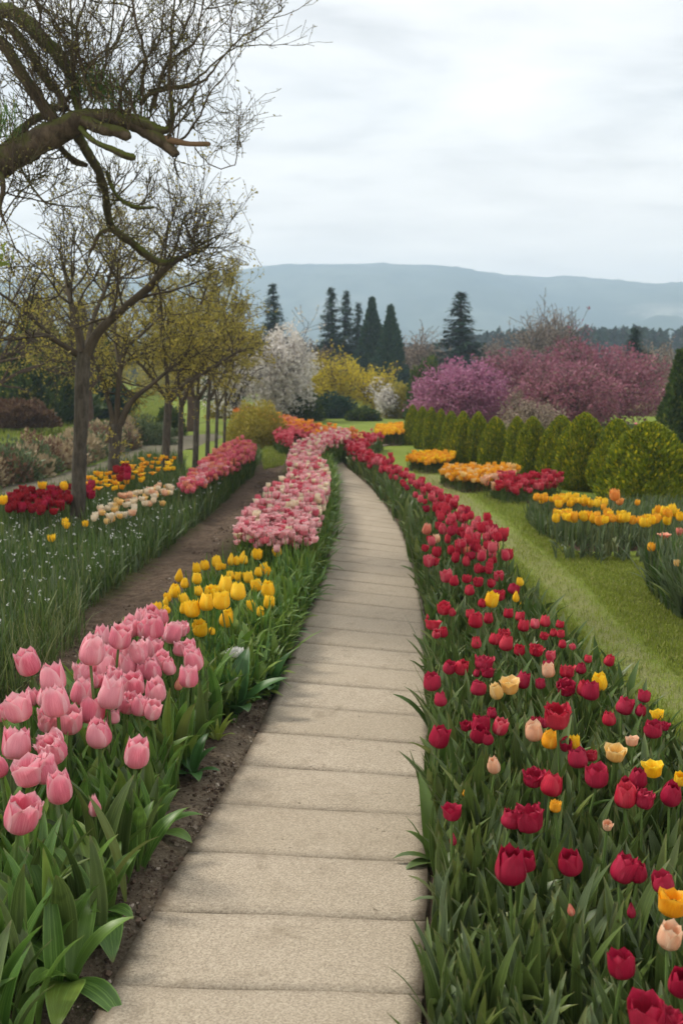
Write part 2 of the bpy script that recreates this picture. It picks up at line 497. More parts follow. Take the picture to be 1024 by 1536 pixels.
b = NB('joint_dirt')
o_ = b.obj()
b.finish(b.mix(b.ramp(b.noise(20, 5, .7, o_), .35, .65), (.035, .028, .020), (.085, .066, .045)), .97, spec=.1)

b = NB('hill')
o_ = b.obj()
n1 = b.noise(.006, 6, .6, o_); n2 = b.noise(.03, 5, .6, o_)
c = b.mix(b.ramp(n1, .35, .65), (.016, .036, .032), (.085, .105, .085))
mp = b.n('ShaderNodeMapping', {'Vector': o_, 'Scale': (.004, .004, .018)}).outputs[0]
hz_ = b.n('ShaderNodeSeparateXYZ', {0: o_}).outputs[2]
c = b.mix(b.math('MULTIPLY', b.ramp(b.noise(1.0, 5, .55, mp), .58, .66, 0, .7), b.ramp(hz_, 85, 55)), c, (.36, .34, .30))
c = b.mix(b.ramp(n2, .45, .65, 0, .7), c, (.02, .035, .028))
b.finish(c, .95, spec=.05)

# ------------------------------------------------------------------ the setting: ground sheets
def grid_mesh(name, V, Q, mats, attrs=None, mi=0):
    g = Geo(); g.add(V, Q, mi)
    me = g.mesh(name, mats)
    for k, a in (attrs or {}).items():
        at = me.attributes.new(k, 'FLOAT', 'POINT'); at.data.foreach_set('value', np.asarray(a, np.float32))
    return me
def fbm(x, y, s, o=4, seed=0.0):
    return np.array([mnoise.fractal(Vector((a * s + seed, b_ * s - seed, seed)), 1.0, 2.0, o) for a, b_ in zip(x, y)])
def sheet(name, poly, cell, base, amp, nscale, matname, edge=.12, attrs=None, low=-.012):
    lo, hi = poly.min(0) - cell, poly.max(0) + cell
    nx, ny = int((hi[0] - lo[0]) / cell) + 2, int((hi[1] - lo[1]) / cell) + 2
    X, Y = np.meshgrid(lo[0] + np.arange(nx) * cell, lo[1] + np.arange(ny) * cell, indexing='ij')
    pts = np.stack([X.ravel(), Y.ravel()], 1)
    ins = inside(poly, pts)
    dist = polydist(poly, pts) * np.where(ins, 1, -1)
    idx = np.arange(nx * ny).reshape(nx, ny)
    q = np.stack([idx[:-1, :-1], idx[1:, :-1], idx[1:, 1:], idx[:-1, 1:]], -1).reshape(-1, 4)
    keep = (dist[q] > -cell * 1.2).all(1)
    q = q[keep]
    used = np.unique(q); remap = np.full(nx * ny, -1); remap[used] = np.arange(len(used))
    p = pts[used]; d = dist[used]
    nz = fbm(p[:, 0], p[:, 1], nscale, 5, 3.3)
    k = sstep(-.02, edge, d)
    z = TZ(p[:, 0], p[:, 1]) + low + (base - low) * k + amp * nz * k
    at = {kk: f(p, d) for kk, f in (attrs or {}).items()}
    me = grid_mesh(name, np.column_stack([p, z]), remap[q], [MAT[matname]], at)
    return structure(link(name, me))

# ground out to the foot of the hills: fan-shaped rows, fine near, coarse far
ys = np.concatenate([[-6, -3, -1], np.arange(0, 60, 1.0), np.geomspace(60, 1450, 50)])
us = np.linspace(-1, 1, 121)
Xg = np.array([[u * (14 + abs(y) * .95) for u in us] for y in ys]); Yg = np.repeat(ys[:, None], len(us), 1)
idx = np.arange(Xg.size).reshape(Xg.shape)
q = np.stack([idx[:-1, :-1], idx[:-1, 1:], idx[1:, 1:], idx[1:, :-1]], -1).reshape(-1, 4)
zz = TZ(Xg.ravel(), Yg.ravel()) - .012
structure(link('ground', grid_mesh('ground', np.column_stack([Xg.ravel(), Yg.ravel(), zz]), q, [MAT['lawn']], {'wear': np.zeros(Xg.size)})))

# --- outlines on the ground, read off the photograph and laid on the ground plane
PL = [(60, 1640), (140, 1536), (180, 1454), (222, 1380), (322, 1215), (385, 1105), (428, 1000), (448, 950), (470, 898), (487, 850), (495, 800), (498, 760), (496, 730), (490, 705), (483, 686), (489, 677), (512, 671), (560, 664), (640, 656)]
PR = [(630, 1640), (634, 1536), (640, 1380), (646, 1215), (648, 1105), (646, 1000), (641, 950), (633, 900), (621, 850), (604, 800), (583, 765), (561, 738), (538, 717), (520, 702), (512, 690), (517, 683), (545, 674), (585, 668), (640, 662)]
def path_edges():
    a, b_ = GP(PL), GP(PR)
    a = np.vstack([a[0] + (a[0] - a[1]) * 1.2, a]); b_ = np.vstack([b_[0] + (b_[0] - b_[1]) * 1.2, b_])
    a, b_ = smooth_poly(a, 8), smooth_poly(b_, 8)
    def rs(p, n):
        s = np.concatenate([[0], np.cumsum(np.linalg.norm(np.diff(p, axis=0), axis=1))])
        return np.column_stack([np.interp(np.linspace(0, s[-1], n), s, p[:, i]) for i in (0, 1)]), s[-1]
    # match both edges on distance ahead until the bend, then on arc length
    n = 400
    A, la = rs(a, n); B, lb = rs(b_, n)
    return A, B
EA, EB = path_edges()
mid = (EA + EB) / 2
smid = np.concatenate([[0], np.cumsum(np.linalg.norm(np.diff(mid, axis=0), axis=1))])
def path_rows(svals):
    f = lambda E: np.column_stack([np.interp(svals, smid, E[:, i]) for i in (0, 1)])
    return f(EA), f(EB)
PITCH_SLAB = 0.363
# phase: a joint passes at photo y=1380
yj = G(430, 1380)[1]
s0 = np.interp(yj, mid[:, 1], smid) % PITCH_SLAB
geo = Geo(); edge_a = []
g_ = np.random.default_rng(3)
NC = 15
joints = np.arange(s0 - PITCH_SLAB, smid[-1], PITCH_SLAB)
for k in range(len(joints) - 1):
    s1, s2 = joints[k] + .0012, joints[k + 1] - .0012
    if s1 < 0: continue
    tilt = g_.normal(0, .0012, 2)
    rows = np.array([s1, s1 + .004, s1 + .05, (s1 + s2) / 2, s2 - .05, s2 - .004, s2])
    zr = np.array([-.012, .016, .0185, .019, .0185, .016, -.012])
    A, B = path_rows(rows)
    u = np.linspace(0, 1, NC)
    u = np.concatenate([[0], [.006], u[1:-1], [.994], [1]])
    V = A[:, None] * (1 - u)[None, :, None] + B[:, None] * u[None, :, None]
    # hand-laid: the joints wander by millimetres, the sides are broken
    V[..., 1] += .003 * np.sin(u * 9 + k * 1.7)[None, :] * np.array([1, 1, .4, 0, .4, 1, 1])[:, None]
    V[:, 0, 0] += g_.normal(0, .006, len(rows)); V[:, -1, 0] += g_.normal(0, .006, len(rows))
    Z = np.repeat(zr[:, None], len(u), 1) + tilt[0] + tilt[1] * (u - .5)
    Z[:, 0] = -.012; Z[:, -1] = -.012
    W = np.concatenate([V, Z[..., None]], -1).reshape(-1, 3)
    ii = np.arange(len(rows) * len(u)).reshape(len(rows), len(u))
    qq = np.stack([ii[:-1, :-1], ii[:-1, 1:], ii[1:, 1:], ii[1:, :-1]], -1).reshape(-1, 4)
    geo.add(W, qq, 0, g_.random())
    wd = np.linalg.norm(B - A, axis=1)[:, None] * np.minimum(u, 1 - u)[None, :]
    ends = np.array([.42, .22, .0, 0, .0, .22, .42])[:, None]
    edge_a.append(np.maximum(np.clip(1 - wd / .10, 0, 1), ends).ravel())
me = geo.mesh('path', [MAT['concrete']])
at = me.attributes.new('edge', 'FLOAT', 'POINT'); at.data.foreach_set('value', np.concatenate(edge_a).astype(np.float32))
structure(link('path', me))
# dirt under the joints
A, B = path_rows(np.linspace(0, smid[-1], 140))
geo = Geo(); V = np.concatenate([A + 0 * A, B], 0); n_ = len(A)
V = np.column_stack([V, np.full(len(V), .009)])
i = np.arange(n_ - 1)
geo.add(V, np.stack([i, i + n_, i + n_ + 1, i + 1], -1))
structure(link('joint_dirt', geo.mesh('joint_dirt', [MAT['joint_dirt']])))

# --- bed outlines
pl_g, pr_g = GP(PL), GP(PR)
nearL = pl_g[0] + (pl_g[0] - pl_g[1]) * 1.2
nearR = pr_g[0] + (pr_g[0] - pr_g[1]) * 1.2
RED = np.vstack([[nearR], pr_g[:15], GP([(532, 676)]),
                 GP([(575, 659, .22), (552, 670, .22), (548, 682, .22), (562, 693, .22), (584, 705, .24), (616, 725, .27), (649, 748, .29), (675, 765, .3), (699, 787, .3), (732, 818, .28), (750, 846, .26), (795, 890, .26),
                     (850, 948, .26), (905, 1000, .25), (960, 1075, .2), (1040, 1150, .15)]), [[2.2, 1.4], [2.2, .6]]])
PINK = np.vstack([GP([(95, 1500), (150, 1415), (215, 1320), (243, 1250), (280, 1175), (318, 1120), (345, 1080)]),
                  GP([(300, 960, .40), (250, 925, .34), (200, 930, .32), (120, 985, .30), (60, 1030, .28), (-30, 1100, .28), (-150, 1300, .28)]), [[-1.25, 1.0], [-.75, 1.1]]])
YEL = np.vstack([GP([(345, 1080), (400, 1045), (428, 985), (452, 930), (474, 880), (492, 820)]),
                 GP([(450, 812, .2), (360, 822, .25), (300, 858, .25), (255, 910, .25), (250, 940, .25), (300, 965, .3)])])
STRIP = GP([(468, 812), (480, 778), (490, 748), (494, 726), (488, 708), (479, 695), (478, 682), (488, 672), (508, 665), (525, 658),
            (523, 653), (497, 653), (466, 664), (438, 682), (432, 702), (434, 728), (398, 752), (364, 786), (358, 812), (410, 820)], .38)
LEFTBED = np.vstack([GP([(-160, 1230), (-40, 1100), (25, 1005), (104, 943), (168, 891), (240, 838), (305, 786), (364, 730), (394, 691), (388, 690), (280, 742), (150, 785), (60, 812), (-120, 835), (-330, 900)])])
MARGIN = np.vstack([[nearL], pl_g[:13], GP([(470, 690), (432, 676)]), GP([(400, 683), (385, 690), (270, 745), (150, 788), (40, 818), (-150, 840)]), [[-7.5, 4.5], [-3.2, .4]]])
def moss_f(p, d):
    line = GP([(60, 1010), (230, 890), (330, 795), (410, 700)])   # bare strip beside the left bed, mossy to its right
    dd = polydist(line, p, False)
    return np.clip(1.1 - np.abs(dd - .42) / .38, 0, 1) * (p[:, 1] > 4.2)
sheet('bed_soil', MARGIN, .065, .018, .03, 3.0, 'soil', .10, {'moss': moss_f, 'dust': lambda p, d: np.clip(1 - polydist(np.vstack([[nearL], pl_g[:13]]), p, False) / .34, 0, 1)})
sheet('flower_bed_soil', RED, .09, .016, .015, 3.0, 'soil', .08, {'moss': lambda p, d: np.zeros(len(p))})

# lawn on the right with the worn wheel track
TRACK = GP([(640, 712), (680, 742), (715, 772), (760, 806), (800, 838), (850, 885), (905, 945), (965, 1005), (1040, 1070)])
TRACK2 = GP([(870, 855), (910, 870), (960, 882), (1024, 888)])
def wear_f(p, d):
    a = np.clip(1 - polydist(TRACK, p, False) / (.17 + .026 * p[:, 1]), 0, 1)
    b2 = np.clip(.45 - polydist(TRACK2, p, False) / .5, 0, 1)
    return np.maximum(a, b2)
LAWN = np.vstack([RED[17:], [[9, 2.5]], [[14, 11]], [[8.5, 26]], [[2.2, 27]]])
sheet('lawn', LAWN, .12, .0, .012, .8, 'lawn', .05, {'wear': wear_f}, low=-.008)

# gravel side path on the left
GRAV = np.vstack([GP([(-160, 800), (60, 752), (130, 728), (200, 705), (250, 684), (290, 668), (330, 655)]), GP([(320, 650), (250, 655), (214, 668), (170, 690), (80, 715), (0, 733), (-160, 760)])])
sheet('gravel_path', GRAV, .15, .006, .01, 1.0, 'gravel', .12)
# bright patch of lawn between the bare strip and the pale pink tulips, beds at the far end
def mound_bed(name, poly, h, cell=.12):
    return sheet(name, poly, cell, h, .02, 2.0, 'soil', .25, {'moss': lambda p, d: np.full(len(p), .3)})

# hills beyond the valley
rx = np.array([-700, -300, 0, 200, 330, 360, 400, 440, 500, 560, 600, 640, 690, 740, 780, 815, 850, 880, 930, 980, 1024, 1200, 1500, 1900])
ry = np.array([470, 440, 425, 416, 411, 410, 404, 400, 399, 398, 401, 406, 409, 411, 415, 417, 414, 417, 421, 427, 432, 436, 450, 470])
nu_, nv_ = 260, 46
px_ = np.linspace(-700, 1900, nu_)
pk = np.interp(px_, rx, ry)
Vh = []
for i in range(nu_):
    top = P(px_[i], pk[i], 1250)
    for j in range(nv_):
        t = j / (nv_ - 1)
        Y = 620 + t * 830
        x = top[0] * Y / 1250
        prof = float(sstep(0, .759, t)) ** 1.15 if t <= .759 else 1 - .25 * (t - .759) / .241
        nz = mnoise.fractal(Vector((x * .006, Y * .006, 2.0)), 1.0, 2.0, 6)
        rd = mnoise.fractal(Vector((x * .05, Y * .02, 9.0)), 1.0, 2.0, 4)
        z = -12 + (top[2] + 12) * prof + (nz * 26 * math.sin(math.pi * min(t / .74, 1)) + nz * 2.0 * (t > .5)) + rd * 1.4
        Vh.append((x, Y, z))
ii = np.arange(nu_ * nv_).reshape(nu_, nv_)
qh = np.stack([ii[:-1, :-1], ii[1:, :-1], ii[1:, 1:], ii[:-1, 1:]], -1).reshape(-1, 4)
structure(link('hills', grid_mesh('hills', np.array(Vh), qh, [MAT['hill']])))

# the air: one closed box of thin haze round everything, sky outside it
bm_v = np.array([(sx * 2600, y, z) for sx in (-1, 1) for y in (-60, 1500) for z in (-16, 150)], float)
geo = Geo(); geo.add(bm_v, [(0, 1, 3, 2), (4, 6, 7, 5), (0, 4, 5, 1), (2, 3, 7, 6), (0, 2, 6, 4), (1, 5, 7, 3)])
hz = bpy.data.materials.new('haze_air'); hz.use_nodes = True; MAT['haze'] = hz
hz.node_tree.nodes.clear()
ho = hz.node_tree.nodes.new('ShaderNodeOutputMaterial'); hv = hz.node_tree.nodes.new('ShaderNodeVolumePrincipled')
hv.inputs['Color'].default_value = (.60, .77, 1.0, 1); hv.inputs['Density'].default_value = .001
hv.inputs['Anisotropy'].default_value = .2
hz.node_tree.links.new(hv.outputs[0], ho.inputs['Volume'])
hzo = link('haze', geo.mesh('haze', [hz], False)); hzo['kind'] = 'stuff'
hzo['label'] = 'thin bluish haze lying over the valley and hills'; hzo['category'] = 'haze'

# ------------------------------------------------------------------ plant pieces
def leaf_tmpl(L=.3, w=.05, lean0=.1, lean1=.9, fold=.25, twist=0.0, nv=7, nu=2, tip=1.0, wav=0.0, mi=0, root=.35):
    """one strap or lance leaf growing from the origin, leaning towards +Y"""
    t = np.linspace(0, 1, nv + 1)
    ang = lean0 + (lean1 - lean0) * t ** 1.6
    dy = np.sin(ang); dz = np.cos(ang)
    y = np.concatenate([[0], np.cumsum((dy[1:] + dy[:-1]) / 2)]) * L / nv
    z = np.concatenate([[0], np.cumsum((dz[1:] + dz[:-1]) / 2)]) * L / nv
    wid = np.where(t < .4, root + (1 - root) * np.sin(np.clip(t / .4, 0, 1) * np.pi / 2), np.cos(np.clip((t - .4) / .6, 0, 1) * np.pi / 2) ** .8) * w * .5
    wid = np.maximum(wid, .0012)
    u = np.linspace(-1, 1, nu + 1)
    X = wid[:, None] * u[None, :]
    lift = fold * np.abs(u)[None, :] * wid[:, None] + wav * w * np.sin(t * 9)[:, None] * u[None, :]
    Yv = y[:, None] - lift * np.cos(ang)[:, None]
    Zv = z[:, None] + lift * np.sin(ang)[:, None]
    tw = twist * t[:, None]
    X2 = X * np.cos(tw); Yv = Yv + X * np.sin(tw)
    V = np.stack([X2, Yv, Zv], -1).reshape(-1, 3)
    ii = np.arange(len(V)).reshape(nv + 1, nu + 1)
    q = np.stack([ii[:-1, :-1], ii[:-1, 1:], ii[1:, 1:], ii[1:, :-1]], -1).reshape(-1, 4)
    pv = np.repeat(t, nu + 1); pu = np.tile(u, nv + 1)
    return (V, q, np.full(len(q), mi), np.zeros(len(V)), pu, pv)
def tmpl_geo(tm):
    g = Geo(); g.scatter(tm, np.eye(3)[None], np.zeros((1, 3))); return g

def bloom_tmpl(kind, g, nv=8, nu=6, mi=0):
    """tulip flower about 1 unit wide standing on the origin: three outer and three inner petals"""
    H = {'egg': 1.30, 'cup': 1.20, 'open': .98, 'bud': 1.75, 'ragged': 1.05, 'blown': .72}[kind]
    tipr = {'egg': .60, 'cup': .80, 'open': 1.12, 'bud': .18, 'ragged': .95, 'blown': 1.75}[kind]
    np_ = {'ragged': 5, 'blown': 4}.get(kind, 3)
    geo = Geo()
    for layer in (0, 1):
        for k in range(np_):
            th0 = (k + .5 * layer) * 2 * np.pi / np_ + g.normal(0, .09)
            amax = (1.22 if np_ == 3 else .86) * g.uniform(.92, 1.06)
            sc_ = (1.0 if layer == 0 else .90) * g.uniform(.97, 1.03)
            h = H * (1.0 if layer == 0 else 1.03) * g.uniform(.94, 1.06)
            tr = tipr * g.uniform(.80, 1.32)
            t = np.linspace(0, 1, nv + 1)
            r = np.interp(t, [0, .06, .16, .30, .48, .68, .85, 1], [.05, .24, .42, .495, .5, .5 * (.55 + .45 * min(tr, 1.15)), .5 * (.25 + .75 * tr), .5 * tr])
            r = np.convolve(np.pad(r, 1, mode='edge'), [.2, .6, .2], 'valid'); r[0] = .04
            r = r * sc_
            z = h * np.interp(t, [0, .06, .16, .3, 1], [0, .015, .08, .23, 1]) if kind != 'blown' else h * t ** .8
            aw = amax * np.interp(t, [0, .1, .3, .55, .75, .9, .97, 1], [.55, .8, 1, .98, .80, .48, .24, .06])
            u = np.linspace(-1, 1, nu + 1)
            th = th0 + aw[:, None] * u[None, :]
            # petals are flatter than the circle they sit on; rims roll outward a little
            rr = r[:, None] * (1 - .07 * np.cos(u * np.pi / 2)[None, :] * 0 + .05 * (np.abs(u)[None, :] ** 3) * (t[:, None] > .2)) + .018 * np.exp(-(u[None, :] / .18) ** 2) * np.sin(np.pi * t)[:, None]
            zz_ = z[:, None] - .10 * h * (np.abs(u)[None, :] ** 2) * (t[:, None] ** 3) * .6
            if kind in ('ragged', 'blown'):
                rr = rr * (1 + .07 * g.normal(size=rr.shape) * t[:, None]); zz_ = zz_ + .04 * g.normal(size=rr.shape) * t[:, None]
            else:
                rr = rr * (1 + .03 * (layer == 0) * t[:, None]) * (1 + .014 * np.sin(u * 6 + g.uniform(0, 6))[None, :] * t[:, None])
            V = np.stack([rr * np.cos(th), rr * np.sin(th), zz_], -1).reshape(-1, 3)
            ii = np.arange(len(V)).reshape(nv + 1, nu + 1)
            q = np.stack([ii[:-1, :-1], ii[:-1, 1:], ii[1:, 1:], ii[1:, :-1]], -1).reshape(-1, 4)
            geo.add(V, q, mi, g.random() * .25, np.tile(u, nv + 1), np.repeat(t, nu + 1))
    if kind in ('open', 'cup', 'ragged', 'blown'):   # pistil and anthers show in an opened flower
        tube(geo, [(0, 0, .02), (0, 0, .25), (0, 0, .42)], [.05, .055, .05], 5, mi)
    return geo

GB = np.random.default_rng(11)
KINDS = {'egg': 4, 'cup': 4, 'open': 3, 'bud': 2, 'ragged': 3, 'blown': 3}
BLOOM = {}
def blooms(kind, mat, lod=0):
    key = (kind, mat, lod)
    if key not in BLOOM:
        BLOOM[key] = []
        for i in range(KINDS[kind]):
            g = np.random.default_rng(100 + i * 7 + len(kind))
            ge = bloom_tmpl(kind, g, *((8, 6) if lod == 0 else (5, 3)))
            BLOOM[key].append(ge.mesh('bloom', [MAT[mat]]))
    return BLOOM[key]
# stems one unit tall with a slight sweep; leaves in three shapes
STEMS = []
for i in range(5):
    g = Geo(); a = GB.normal(0, .035, 2)
    t = np.linspace(0, 1, 7)
    pts = np.column_stack([a[0] * np.sin(t * np.pi), a[1] * np.sin(t * np.pi), t])
    STEMS.append(pts)
def stem_mesh(pts, h, r, mat='stem_green'):
    g = Geo(); p = pts * h; tube(g, p, np.linspace(r * 1.15, r * .9, len(p)), 6)
    return g.mesh('stem', [MAT[mat]])
STEM_M = {}
def stem(i, h, r):
    key = (i, round(h, 2), round(r, 4))
    if key not in STEM_M: STEM_M[key] = stem_mesh(STEMS[i], round(h, 2), r)
    return STEM_M[key]
LEAF_T = [leaf_tmpl(L, w, a, b_, f, tw, 8, 2, wav=wv) for L, w, a, b_, f, tw, wv in
          [(.36, .062, .06, .55, .55, .3, .02), (.32, .055, .12, 1.0, .5, -.4, .03), (.40, .050, .04, .75, .6, .2, .02), (.28, .066, .2, 1.3, .45, .3, .05), (.34, .045, .02, .35, .6, -.3, .02)]]
LEAF_M = {}
def leaf_mesh(i, mat):
    if (i, mat) not in LEAF_M:
        LEAF_M[(i, mat)] = tmpl_geo(LEAF_T[i]).mesh('leaf', [MAT[mat]])
    return LEAF_M[(i, mat)]

NOBJ = 0
def tulip(name, x, y, h, width, petal, kind, label, group, leafmat='tulip_leaf_dark', g=GB, leaves=3, stem_r=.0042, cat='tulip'):
    """a tulip with parts: bloom, stem, leaves"""
    global NOBJ
    root = link(name, None, None, (x, y, float(TZ(x, y))))
    root.rotation_euler = (0, 0, g.uniform(0, 6.28))
    tag(root, label, cat, group)
    si = int(g.integers(len(STEMS)))
    bl = blooms(kind, petal)
    link('stem', stem(si, h, stem_r), root)
    b_ = link('bloom', bl[int(g.integers(len(bl)))], root, (0, 0, h - .002))
    b_.scale = (width, width, width * (g.uniform(.80, .98) if name == 'red_tulip' and kind != 'bud' else g.uniform(.94, 1.08)))
    b_.rotation_euler = (g.normal(0, .15), g.normal(0, .15), g.uniform(0, 6.28))
    a0 = g.uniform(0, 6.28)
    for k in range(leaves):
        l = link('leaf', leaf_mesh(int(g.integers(len(LEAF_T))), leafmat), root, (0, 0, .005 + .02 * k))
        s = g.uniform(.75, 1.1) * min(1.15, h / .42)
        l.scale = (s, s, s); l.rotation_euler = (0, 0, a0 + k * 2.3 + g.normal(0, .3))
    NOBJ += 1
    return root
SMALL = {}
def tulip_small_arr(kind, g, nleaf=2):
    """whole tulip at unit: flower 1 wide on a stem of 5, for far flowers (petal 0, green 1)"""
    ge = bloom_tmpl(kind, g, 5, 3, 0)
    v, q, m, va, pu, pv = ge.arrays()
    out = Geo(); out.add(v + np.array([0, 0, 9.0]), q, 0, va, pu, pv)
    tube(out, np.array([(0, 0, 3.2), (.08, .05, 6), (0, 0, 9.0)]), [.07, .065, .06], 4, 1)
    for k in range(nleaf):
        T = LEAF_T[int(g.integers(len(LEAF_T)))]
        out.scatter(T, (rotz(np.array([g.uniform(0, 6.28)])) * 8.5), np.array([[0, 0, 3.7]]), None, 1)
    return out
def small_meshes(petal, kinds, leafmat, n=5):
    key = (petal, kinds, leafmat)
    if key not in SMALL:
        SMALL[key] = [tulip_small_arr(kinds[i % len(kinds)], np.random.default_rng(40 + i)).mesh('tulip', [MAT[petal], MAT[leafmat]]) for i in range(n)]
    return SMALL[key]
def tulip_small(name, x, y, h, width, petal, kinds, label, group, leafmat='tulip_leaf_dark', g=GB, cat='tulip'):
    ms = small_meshes(petal, kinds, leafmat)
    o = link(name, ms[int(g.integers(len(ms)))], None, (x, y, float(TZ(x, y))))
    o.scale = (width,) * 3
    o.location.z += h - 9.0 * width
    o.rotation_euler = (g.normal(0, .05), g.normal(0, .05), g.uniform(0, 6.28))
    tag(o, label, cat, group)
    return o
def mass_flowers(name, pts, h, width, petals, kinds, label, cat, leafmat, g, hj=.05, wj=.15, group=None):
    """too many to count: one object"""
    out = Geo()
    N = len(pts); pick = g.integers(0, len(petals), N); kk = g.integers(0, 4, N)
    zs = TZ(pts[:, 0], pts[:, 1])
    for pi in range(len(petals)):
        for k in range(4):
            s = (pick == pi) & (kk == k)
            if not s.any(): continue
            v, q, m, va, pu, pv = tulip_small_arr(kinds[k % len(kinds)], np.random.default_rng(60 + k), 1).arrays()
            m = np.where(m == 0, pi, len(petals))
            n = s.sum(); w = width * (1 + wj * g.normal(size=n)); hh = (h[s] if isinstance(h, np.ndarray) else h) + hj * g.normal(size=n)
            rot = rotz(g.uniform(0, 6.28, n)) * w[:, None, None]
            loc = np.column_stack([pts[s], zs[s] + hh - 9.0 * w])
            out.scatter((v, q, m, va, pu, pv), rot, loc, g.random(n))
    o = link(name, out.mesh(name, [MAT[p] for p in petals] + [MAT[leafmat]]))
    return tag(o, label, cat, group, 'stuff')

def foliage(name, pts, tmpls, mats, g, smin=.8, smax=1.2, tilt=.15, label=None, cat=None, z0=0.0, wts=None, cluster=1, cr=.02):
    """leaves standing thick on the ground: one object of stuff"""
    out = Geo()
    if cluster > 1:
        pts = np.repeat(pts, cluster, 0) + g.normal(0, cr, (len(pts) * cluster, 2))
    N = len(pts); tk = g.integers(0, len(tmpls), N); mk = g.choice(len(mats), N, p=wts)
    for k in range(len(tmpls)):
        for mi in range(len(mats)):
            s = (tk == k) & (mk == mi); n = s.sum()
            if n == 0: continue
            rot = np.einsum('nij,njk->nik', rotz(g.uniform(0, 6.28, n)), rotx(g.normal(0, tilt, n))) * g.uniform(smin, smax, n)[:, None, None]
            loc = np.column_stack([pts[s], TZ(pts[s][:, 0], pts[s][:, 1]) + z0])
            out.scatter(tmpls[k], rot, loc, g.random(n), mi)
    o = link(name, out.mesh(name, [MAT[m] for m in mats]))
    return tag(o, label, cat, None, 'stuff')

# ------------------------------------------------------------------ trees
def wander(p0, d, L, n, g, wob=.2, up=0.0):
    p = [np.array(p0, float)]; d = np.array(d, float); d /= np.linalg.norm(d)
    for i in range(n):
        d = d + g.normal(0, wob, 3) + np.array([0, 0, up]); d /= np.linalg.norm(d)
        p.append(p[-1] + d * L / n)
    return np.array(p), d
def branch(geo, p0, d, L, r, lvl, prm, g, tips, mi=0):
    n = prm['seg'][lvl]
    pts, dl = wander(p0, d, L, n, g, prm['wob'][lvl], prm['up'][lvl])
    rad = np.linspace(r, max(r * prm['taper'], prm['rmin']), n + 1)
    tube(geo, pts, rad, prm['sides'][lvl], mi if lvl == 0 else prm.get('tmi', mi), 0.0)
    last = lvl == len(prm['seg']) - 1
    if lvl >= prm.get('tiplvl', len(prm['seg']) - 1):
        for k in range(prm['tips']):
            t = g.uniform(.15, 1.0); i = min(int(t * n), n - 1); f = t * n - i
            tips.append(pts[i] * (1 - f) + pts[i + 1] * f)
    if last: return
    nc = prm['kids'][lvl]
    nc = int(g.integers(nc[0], nc[1] + 1))
    for k in range(nc):
        t = g.uniform(prm['from'][lvl], 1.0); i = min(int(t * n), n - 1); f = t * n - i
        p = pts[i] * (1 - f) + pts[i + 1] * f
        dd = pts[i + 1] - pts[i]; dd /= np.linalg.norm(dd)
        side = g.normal(size=3); side -= dd * (side @ dd); side /= np.linalg.norm(side)
        a = g.uniform(*prm['ang'])
        nd = dd * math.cos(a) + side * math.sin(a)
        branch(geo, p, nd, L * g.uniform(*prm['len']), rad[i] * prm['rk'], lvl + 1, prm, g, tips, mi)
def quad_leaf(L=1.0, w=.5, bend=.2):
    V = np.array([(-w * .12, 0, 0), (w * .12, 0, 0), (w * .5, .45 * L, bend * .5 * L), (-w * .5, .45 * L, bend * .5 * L), (w * .08, L, 0), (-w * .08, L, 0)])
    q = np.array([(0, 1, 2, 3), (3, 2, 4, 5)])
    return (V, q, np.zeros(2, int), np.zeros(6), np.zeros(6), V[:, 1] / L)
def leaves_at(geo, tips, size, g, mi=1, jitter=.03, n=1, w=.55):
    t = np.array(tips)
    if n > 1: t = np.repeat(t, n, 0)
    t = t + g.normal(0, jitter, t.shape)
    geo.scatter(quad_leaf(1, w), rand_rot(len(t), g) * (size * g.uniform(.6, 1.35, len(t)))[:, None, None], t, g.random(len(t)), mi)

def conifer_geo(h, r, g, n_whorl=46, per=9, mi_t=0, mi_n=1, droop=.35, gap=.12, needle=.22):
    trunk = Geo(); tube(trunk, np.array([(0, 0, 0), (0.02 * h, 0, h * .5), (0, 0, h)]), [h * .022, h * .013, h * .002], 7, 0)
    crown = Geo(); qs = []; 
    for i in range(n_whorl):
        t = (i + g.uniform(-.3, .3)) / n_whorl
        t = max(t, 0); z = h * (gap + (1 - gap) * t); rr = r * (1 - t) ** 1.05 * (.55 + .45 * min(1, t / .12)) * g.uniform(.78, 1.12) + .006 * h
        for k in range(max(5, int(per * (1 - .35 * t)))):
            a = g.uniform(0, 6.28); L = rr * g.uniform(.6, 1.1)
            m = max(3, int(L / (needle * .33)))
            s = np.linspace(.08, 1, m)
            x = np.cos(a) * L * s; y = np.sin(a) * L * s
            zz_ = z - droop * L * s ** 1.4 * (1 - t * .8) + .10 * L * s ** 4
            qs.append(np.column_stack([x, y, zz_, np.full(m, a)]))
            if L > .4: tube(crown, np.column_stack([x, y, zz_])[[0, m // 2, m - 1]], [.012 * L + .006, .008 * L + .004, .004], 3, 1)
    qs = np.vstack(qs); n = len(qs)
    rep = 3
    qs = np.repeat(qs, rep, 0); n = len(qs)
    ang = qs[:, 3] - np.pi / 2 + g.normal(0, .75, n)
    rot = np.einsum('nij,njk->nik', rotz(ang), rotx(g.normal(-.25, .35, n))) * (needle * g.uniform(.55, 1.3, n))[:, None, None]
    crown.scatter(quad_leaf(1, .42, .1), rot, qs[:, :3] + g.normal(0, needle * .16, (n, 3)), g.random(n), 0)
    return trunk, crown
def place_parts(name, parts, loc, label, cat, group=None, rz=0.0, scale=1.0):
    root = link(name, None, None, loc); root.rotation_euler = (0, 0, rz)
    root.scale = scale if isinstance(scale, tuple) else (scale,) * 3
    tag(root, label, cat, group)
    for nm, me in parts: link(nm, me, root)
    return root

